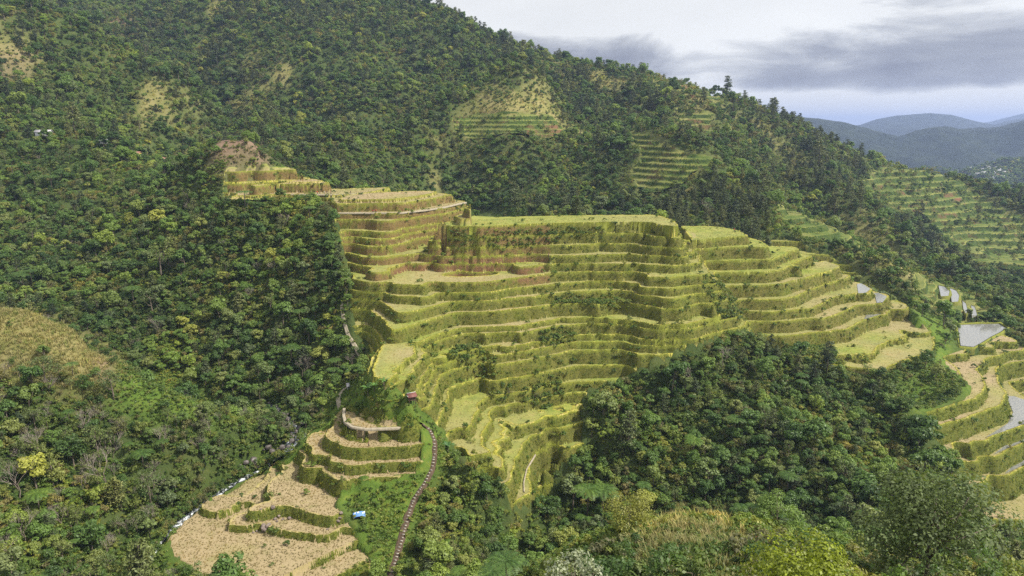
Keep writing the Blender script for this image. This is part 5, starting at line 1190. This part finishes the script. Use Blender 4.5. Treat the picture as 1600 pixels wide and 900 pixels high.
# ------------------------------------------------------------------ people
def skinned(name, verts, edges, radii, m, root=0, sub=1):
    me = bpy.data.meshes.new(name); me.from_pydata(verts, edges, []); o = bpy.data.objects.new(name, me); C.objects.link(o)
    sk = o.modifiers.new('s', 'SKIN'); sk.use_smooth_shade = True
    for i, r_ in enumerate(radii): me.skin_vertices[0].data[i].radius = (r_, r_) if not isinstance(r_, tuple) else r_
    me.skin_vertices[0].data[root].use_root = True
    s2 = o.modifiers.new('u', 'SUBSURF'); s2.levels = sub; s2.render_levels = sub
    dg = bpy.context.evaluated_depsgraph_get(); out = bpy.data.meshes.new_from_object(o.evaluated_get(dg)); out.name = name
    bpy.data.objects.remove(o); out.materials.clear(); out.materials.append(m); return out
M_SKIN = flat('skin', (.3,.17,.11), .6, .3, 5, .1); M_HAIR = flat('black_hair', (.015,.013,.012), .5, .4); M_TROUS = flat('dark_trousers', (.04,.045,.07), .85, .2)
CLOTH = {'red': flat('red_cloth', (.55,.02,.04), .85, .2), 'white': flat('white_cloth', (.7,.68,.64), .85, .2), 'dark': flat('dark_cloth', (.05,.04,.045), .85, .2), 'brown': flat('brown_cloth', (.2,.1,.06), .85, .2)}
def person_meshes(bend, seed):
    r = random.Random(seed); hip = Vector((0, 0, .9)); up = Vector((0, math.sin(bend) * -1, math.cos(bend))); ch = hip + up * .3; nk = hip + up * .52; hd = nk + (up + Vector((0, -.15, .1))).normalized() * .2
    fl, fr = Vector((-.1, .12, 0)), Vector((.12, -.14, 0)); kl, kr = Vector((-.1, .0, .48)), Vector((.11, -.08, .48))
    sl, sr = nk + Vector((-.19, 0, -.05)), nk + Vector((.19, 0, -.05)); dn = Vector((0, -.1 - bend * .1, -1)).normalized()
    el, er = sl + dn * .28 + Vector((-.05, 0, 0)), sr + dn * .28 + Vector((.05, 0, 0)); hl, hr = el + (dn + Vector((0, -.4, 0))).normalized() * .26, er + (dn + Vector((0, -.3, 0))).normalized() * .26
    vs = [hip, ch, nk, hd, hd + (hd - nk) * .35, kl, fl + Vector((0, 0, .06)), fl + Vector((0, -.16, .03)), kr, fr + Vector((0, 0, .06)), fr + Vector((0, -.16, .03)), sl, el, hl, hl + dn * .1, sr, er, hr, hr + dn * .1]
    es = [(0,1),(1,2),(2,3),(3,4),(0,5),(5,6),(6,7),(0,8),(8,9),(9,10),(2,11),(11,12),(12,13),(13,14),(2,15),(15,16),(16,17),(17,18)]
    ra = [.13,.13,.06,.1,.08,.065,.045,.035,.065,.045,.035,.055,.042,.032,.025,.055,.042,.032,.025]
    body = skinned('body', vs, es, ra, M_SKIN)
    sh = [hip, ch, nk - up * .02, sl, el, sr, er]; shirt = lambda m: skinned('shirt', sh, [(0,1),(1,2),(2,3),(3,4),(2,5),(5,6)], [.155,.16,.09,.075,.06,.075,.06], m)
    tr = skinned('trousers', [hip + up * .04, kl, fl + Vector((0, 0, .12)), kr, fr + Vector((0, 0, .12))], [(0,1),(1,2),(0,3),(3,4)], [.15,.085,.06,.085,.06], M_TROUS)
    hat = skinned('hair', [hd + up * .04 + Vector((0, .02, 0)), hd + (hd - nk) * .42], [(0,1)], [.112,.085], M_HAIR)
    return body, shirt, tr, hat
PM = [person_meshes(.05, 1), person_meshes(.9, 2)]; SHIRT = {(i, c): PM[i][1](CLOTH[c]) for i in (0, 1) for c in CLOTH}
def person(px, py, pose, col, label, group=None, yr=(150, 420), rz=0.0, s=1.0):
    p = ground_at(px, py, *yr); t = thing('person', label, 'person', tuple(p), rz, group, s)
    obj('body', PM[pose][0], t); obj('shirt', SHIRT[pose, col], t); obj('trousers', PM[pose][2], t); obj('hair', PM[pose][3], t)
for i, x_ in enumerate((486, 491, 496, 500, 507, 511, 517)):
    person(x_, 304.2, 0, ('white', 'dark', 'red', 'dark', 'white', 'dark', 'brown')[i], ['person in white at the left end of the row below the mound', 'dark-clothed person second from the left in the row below the mound', 'person in a red top in the row below the mound', 'person in dark clothes right of the red top in the row below the summit mound', 'person in white in the middle of the row below the summit mound', 'dark-clothed person second from the right in the row below the mound', 'person in brown at the right end of the row below the summit mound'][i], 'people on the upper path', (300, 380), random.uniform(-1, 1), 1.05)
person(582.5, 333, 1, 'red', 'bent person in red on the pale footpath, left of a matching pair', None, (280, 345), .6, 1.15); person(587.5, 333, 0, 'red', 'upright person in red on the pale footpath, right of a matching pair', None, (280, 345), -.3, 1.1)
person(548, 303, 0, 'dark', 'person in dark clothes alone at the edge of the highest bare terrace', None, (300, 380)); person(633, 316.5, 1, 'dark', 'dark bent figure at the lip of the tan flat terrace', None, (290, 360), 1.2)
person(1147, 362, 0, 'red', 'person in red on the far edge of the topmost right flank terrace', None, (300, 380), 1.0, 1.05); person(576, 698, 0, 'brown', 'person standing at the dark wall below the curved pale footpath', None, (170, 210), 2, 1.0)
person(857, 402, 0, 'brown', 'person in brown on the soil strip below the crown wall', None, (270, 330), .3)
# red cordyline spike by the yellow bush and red heap below the stairs
M_REDLEAF = leafy('red_leaves', [(0, (.35,.02,.05)), (1, (.45,.03,.07))])
for x_, y_, s_, lab in ((1182, 850, 1.0, 'red-leaved plant standing in the foreground grass knoll'), (1193, 862, .6, 'smaller red-leaved plant lower on the foreground grass knoll')):
    p = ground_at(x_, y_, 40, 110); o = obj('red_plant', tuft(77, 22, 1.5, M_REDLEAF, .12, .5, .09), loc=tuple(p)); o.scale = (s_,) * 3; tag(o, lab, 'plant')
p = ground_at(706, 727, 150, 215); o = obj('red_plant', tuft(78, 20, 1.6, M_REDLEAF, .3, .8, .12), loc=tuple(p)); tag(o, 'reddish leafy clump in the green bank right of the stairway', 'plant')
# ------------------------------------------------------------------ far valley and blue mountains
def _far(nt, p):
    pos = n_pos(nt); c = n_ramp(nt, n_noise(nt, pos, .012, 10, .72), [(.3, (.012,.018,.012)), (.5, (.022,.032,.018)), (.7, (.045,.058,.03))]); nt.links.new(c, p.inputs['Base Color']); n_bump(nt, p, n_noise(nt, pos, .02, 10, .75), 1.0, 12)
M_FAR = mat('distant_forest', _far, .95, .1)
def far_range(name, ridge, Yr, toe_py, Yt, seed, amp, nx=240, nv=60):
    """a mountain range: front slope from its toe up to the ridge line, rounded back slope behind"""
    px = np.linspace(ridge[0][0], ridge[-1][0], nx); py = np.interp(px, [q[0] for q in ridge], [q[1] for q in ridge])
    a = np.array([ray(x, y) for x, y in zip(px, py)]); at_ = np.array([ray(x, toe_py)for x in px])
    xr = (px - 800) / FPX / CT; zr = a[:, 1] * Yr; zt = at_[:, 1] * Yt
    v = np.linspace(0, 1.5, nv)[:, None]; Y = Yt + (Yr - Yt) * v; X = xr[None] * Y; Y = np.broadcast_to(Y, X.shape)
    f = np.where(v <= 1, np.clip(v, 0, 1) ** 1.15, 1 - ((v - 1) / .5) ** 1.5 * 1.1); Z = zt + (zr - zt) * f
    nz = sum(vnoise(X, Y, (Yr - Yt) / d, seed + d) * amp / d ** .8 for d in (2, 4, 8, 16, 32, 64)); rid = np.clip(np.minimum(v * 3, abs(v - 1) * 3.5 + .06), 0, 1)
    Z = Z + nz * rid
    q = np.arange(nx * nv).reshape(nv, nx); F = np.stack([q[:-1, :-1], q[:-1, 1:], q[1:, 1:], q[1:, :-1]], -1).reshape(-1, 4)
    obj(name, raw_mesh(name, np.stack([X, Y, Z], -1).reshape(-1, 3), F, [M_FAR], smooth=True), kind='structure'); return X, Y, Z
HILL = far_range('hill', [(1100,250),(1400,262),(1480,270),(1500,266),(1540,254),(1575,248),(1600,250),(1660,238),(1800,228)], 2300, 420, 1350, 900, 160)
far_range('mountain', [(1000,215),(1150,192),(1220,183),(1255,186),(1290,192),(1320,199),(1350,208),(1375,216),(1400,209),(1430,204),(1480,203.5),(1520,201),(1550,194),(1580,184),(1600,177),(1700,150),(1800,140)], 4300, 305, 2300, 910, 330)
far_range('mountain', [(1100,205),(1250,204),(1318,195),(1340,186),(1370,180),(1420,176),(1450,178.5),(1490,189),(1515,194),(1535,188),(1560,184),(1600,178),(1700,185),(1800,180)], 8000, 262, 4700, 920, 420)
far_range('mountain', [(1000,208),(1200,205),(1400,200),(1480,195),(1510,190),(1540,181),(1570,173),(1600,167),(1650,158),(1800,170)], 12000, 240, 8200, 930, 600)
g = raw_mesh('valley_ground', [(-9000, 1300, -330), (16000, 1300, -330), (16000, 26000, -700), (-9000, 26000, -700)], [(0, 1, 2, 3)], [M_FAR]); obj('valley_ground', g, kind='structure')
# the town across the valley
HB = [(M_WHITE, M_GREYROOF), (M_WHITE, M_BROWNROOF), (M_GREYROOF, M_WHITE), (M_YEL, M_BROWNROOF)]
def far_house(wm, rm, seed):
    r = random.Random(seed); w_, d, h = r.uniform(9, 15), r.uniform(7, 10), r.uniform(4, 8); g = G(); g.box((0, 0, h / 2 - 2), (w_, d, h + 4)); o_ = len(g.f)
    g.add([(-w_/2-.5,-d/2-.5,h),(w_/2+.5,-d/2-.5,h),(w_/2+.5,d/2+.5,h),(-w_/2-.5,d/2+.5,h),(-w_/2-.5,0,h+2.4),(w_/2+.5,0,h+2.4)], [(0,1,5,4),(2,3,4,5),(0,4,3),(1,2,5),(0,3,2,1)])
    return raw_mesh('house', g.v, g.f, [wm, rm], [0] * o_ + [1] * 5)
FH = [far_house(*HB[k % 4], 50 + k) for k in range(8)]
def far_hit(px, py):
    a, b = ray(px, py); Yq = np.arange(1350, 3000, 6.0); HX, HY, HZ = HILL
    v = (Yq - HY[0, 0]) / (HY[1, 0] - HY[0, 0]); u = (a - HX[0, 0] / HY[0, 0]) / ((HX[0, -1] - HX[0, 0]) / HY[0, 0]) * (HX.shape[1] - 1)
    k = (v >= 0) & (v < HX.shape[0] - 2)
    if not k.any() or not 0 <= u < HX.shape[1] - 2: return None
    z = bil(HZ, v[k], np.full(k.sum(), u)); hit = b * Yq[k] < z
    if not hit.any(): return None
    i = np.argmax(hit); return Vector((a * Yq[k][i], Yq[k][i], z[i]))
rr = random.Random(5)
for k in range(60):
    px_, py_ = (rr.gauss(1545, 26), rr.gauss(271, 4.5)) if k < 44 else (rr.uniform(1500, 1640), rr.uniform(258, 325)); l_ = far_hit(px_, py_)
    if l_ is None or l_.y > 3500: continue
    o = obj('house', rr.choice(FH), loc=tuple(l_)); o.rotation_euler = (0, 0, rr.uniform(-.7, .7)); tag(o, 'tiny pale-walled house in the distant town across the valley', 'house', 'houses of the distant town')
Pq = []
for k in range(2600):
    l_ = far_hit(rr.uniform(1440, 1625), rr.uniform(250, 345))
    if l_ is not None and 1250 < l_.y < 2700: Pq.append(tuple(l_))
if Pq: scatter_stuff('distant_forest', JOIN['broad'], Pq, RNG.uniform(0, 6.28, len(Pq)), RNG.uniform(.9, 1.7, len(Pq)), RNG.integers(0, 6, len(Pq)))
# ------------------------------------------------------------------ air
def haze():
    m = bpy.data.materials.new('valley_air'); m.use_nodes = True; nt = m.node_tree; nt.nodes.clear()
    o = nt.nodes.new('ShaderNodeOutputMaterial'); v = nt.nodes.new('ShaderNodeVolumePrincipled'); v.inputs['Color'].default_value = (.48, .62, 1.0, 1); v.inputs['Density'].default_value = HAZE; v.inputs['Anisotropy'].default_value = .25
    nt.links.new(v.outputs[0], o.inputs['Volume']); g = G(); top = float(LZ.max()) + 18; bot = -701.5; g.box((3500, 12500, (top + bot) / 2), (26200, 28400, top - bot)); print('haze top', top); h = obj('haze', g.mesh('haze', m), kind='stuff')
HAZE = 0.85e-4
haze()
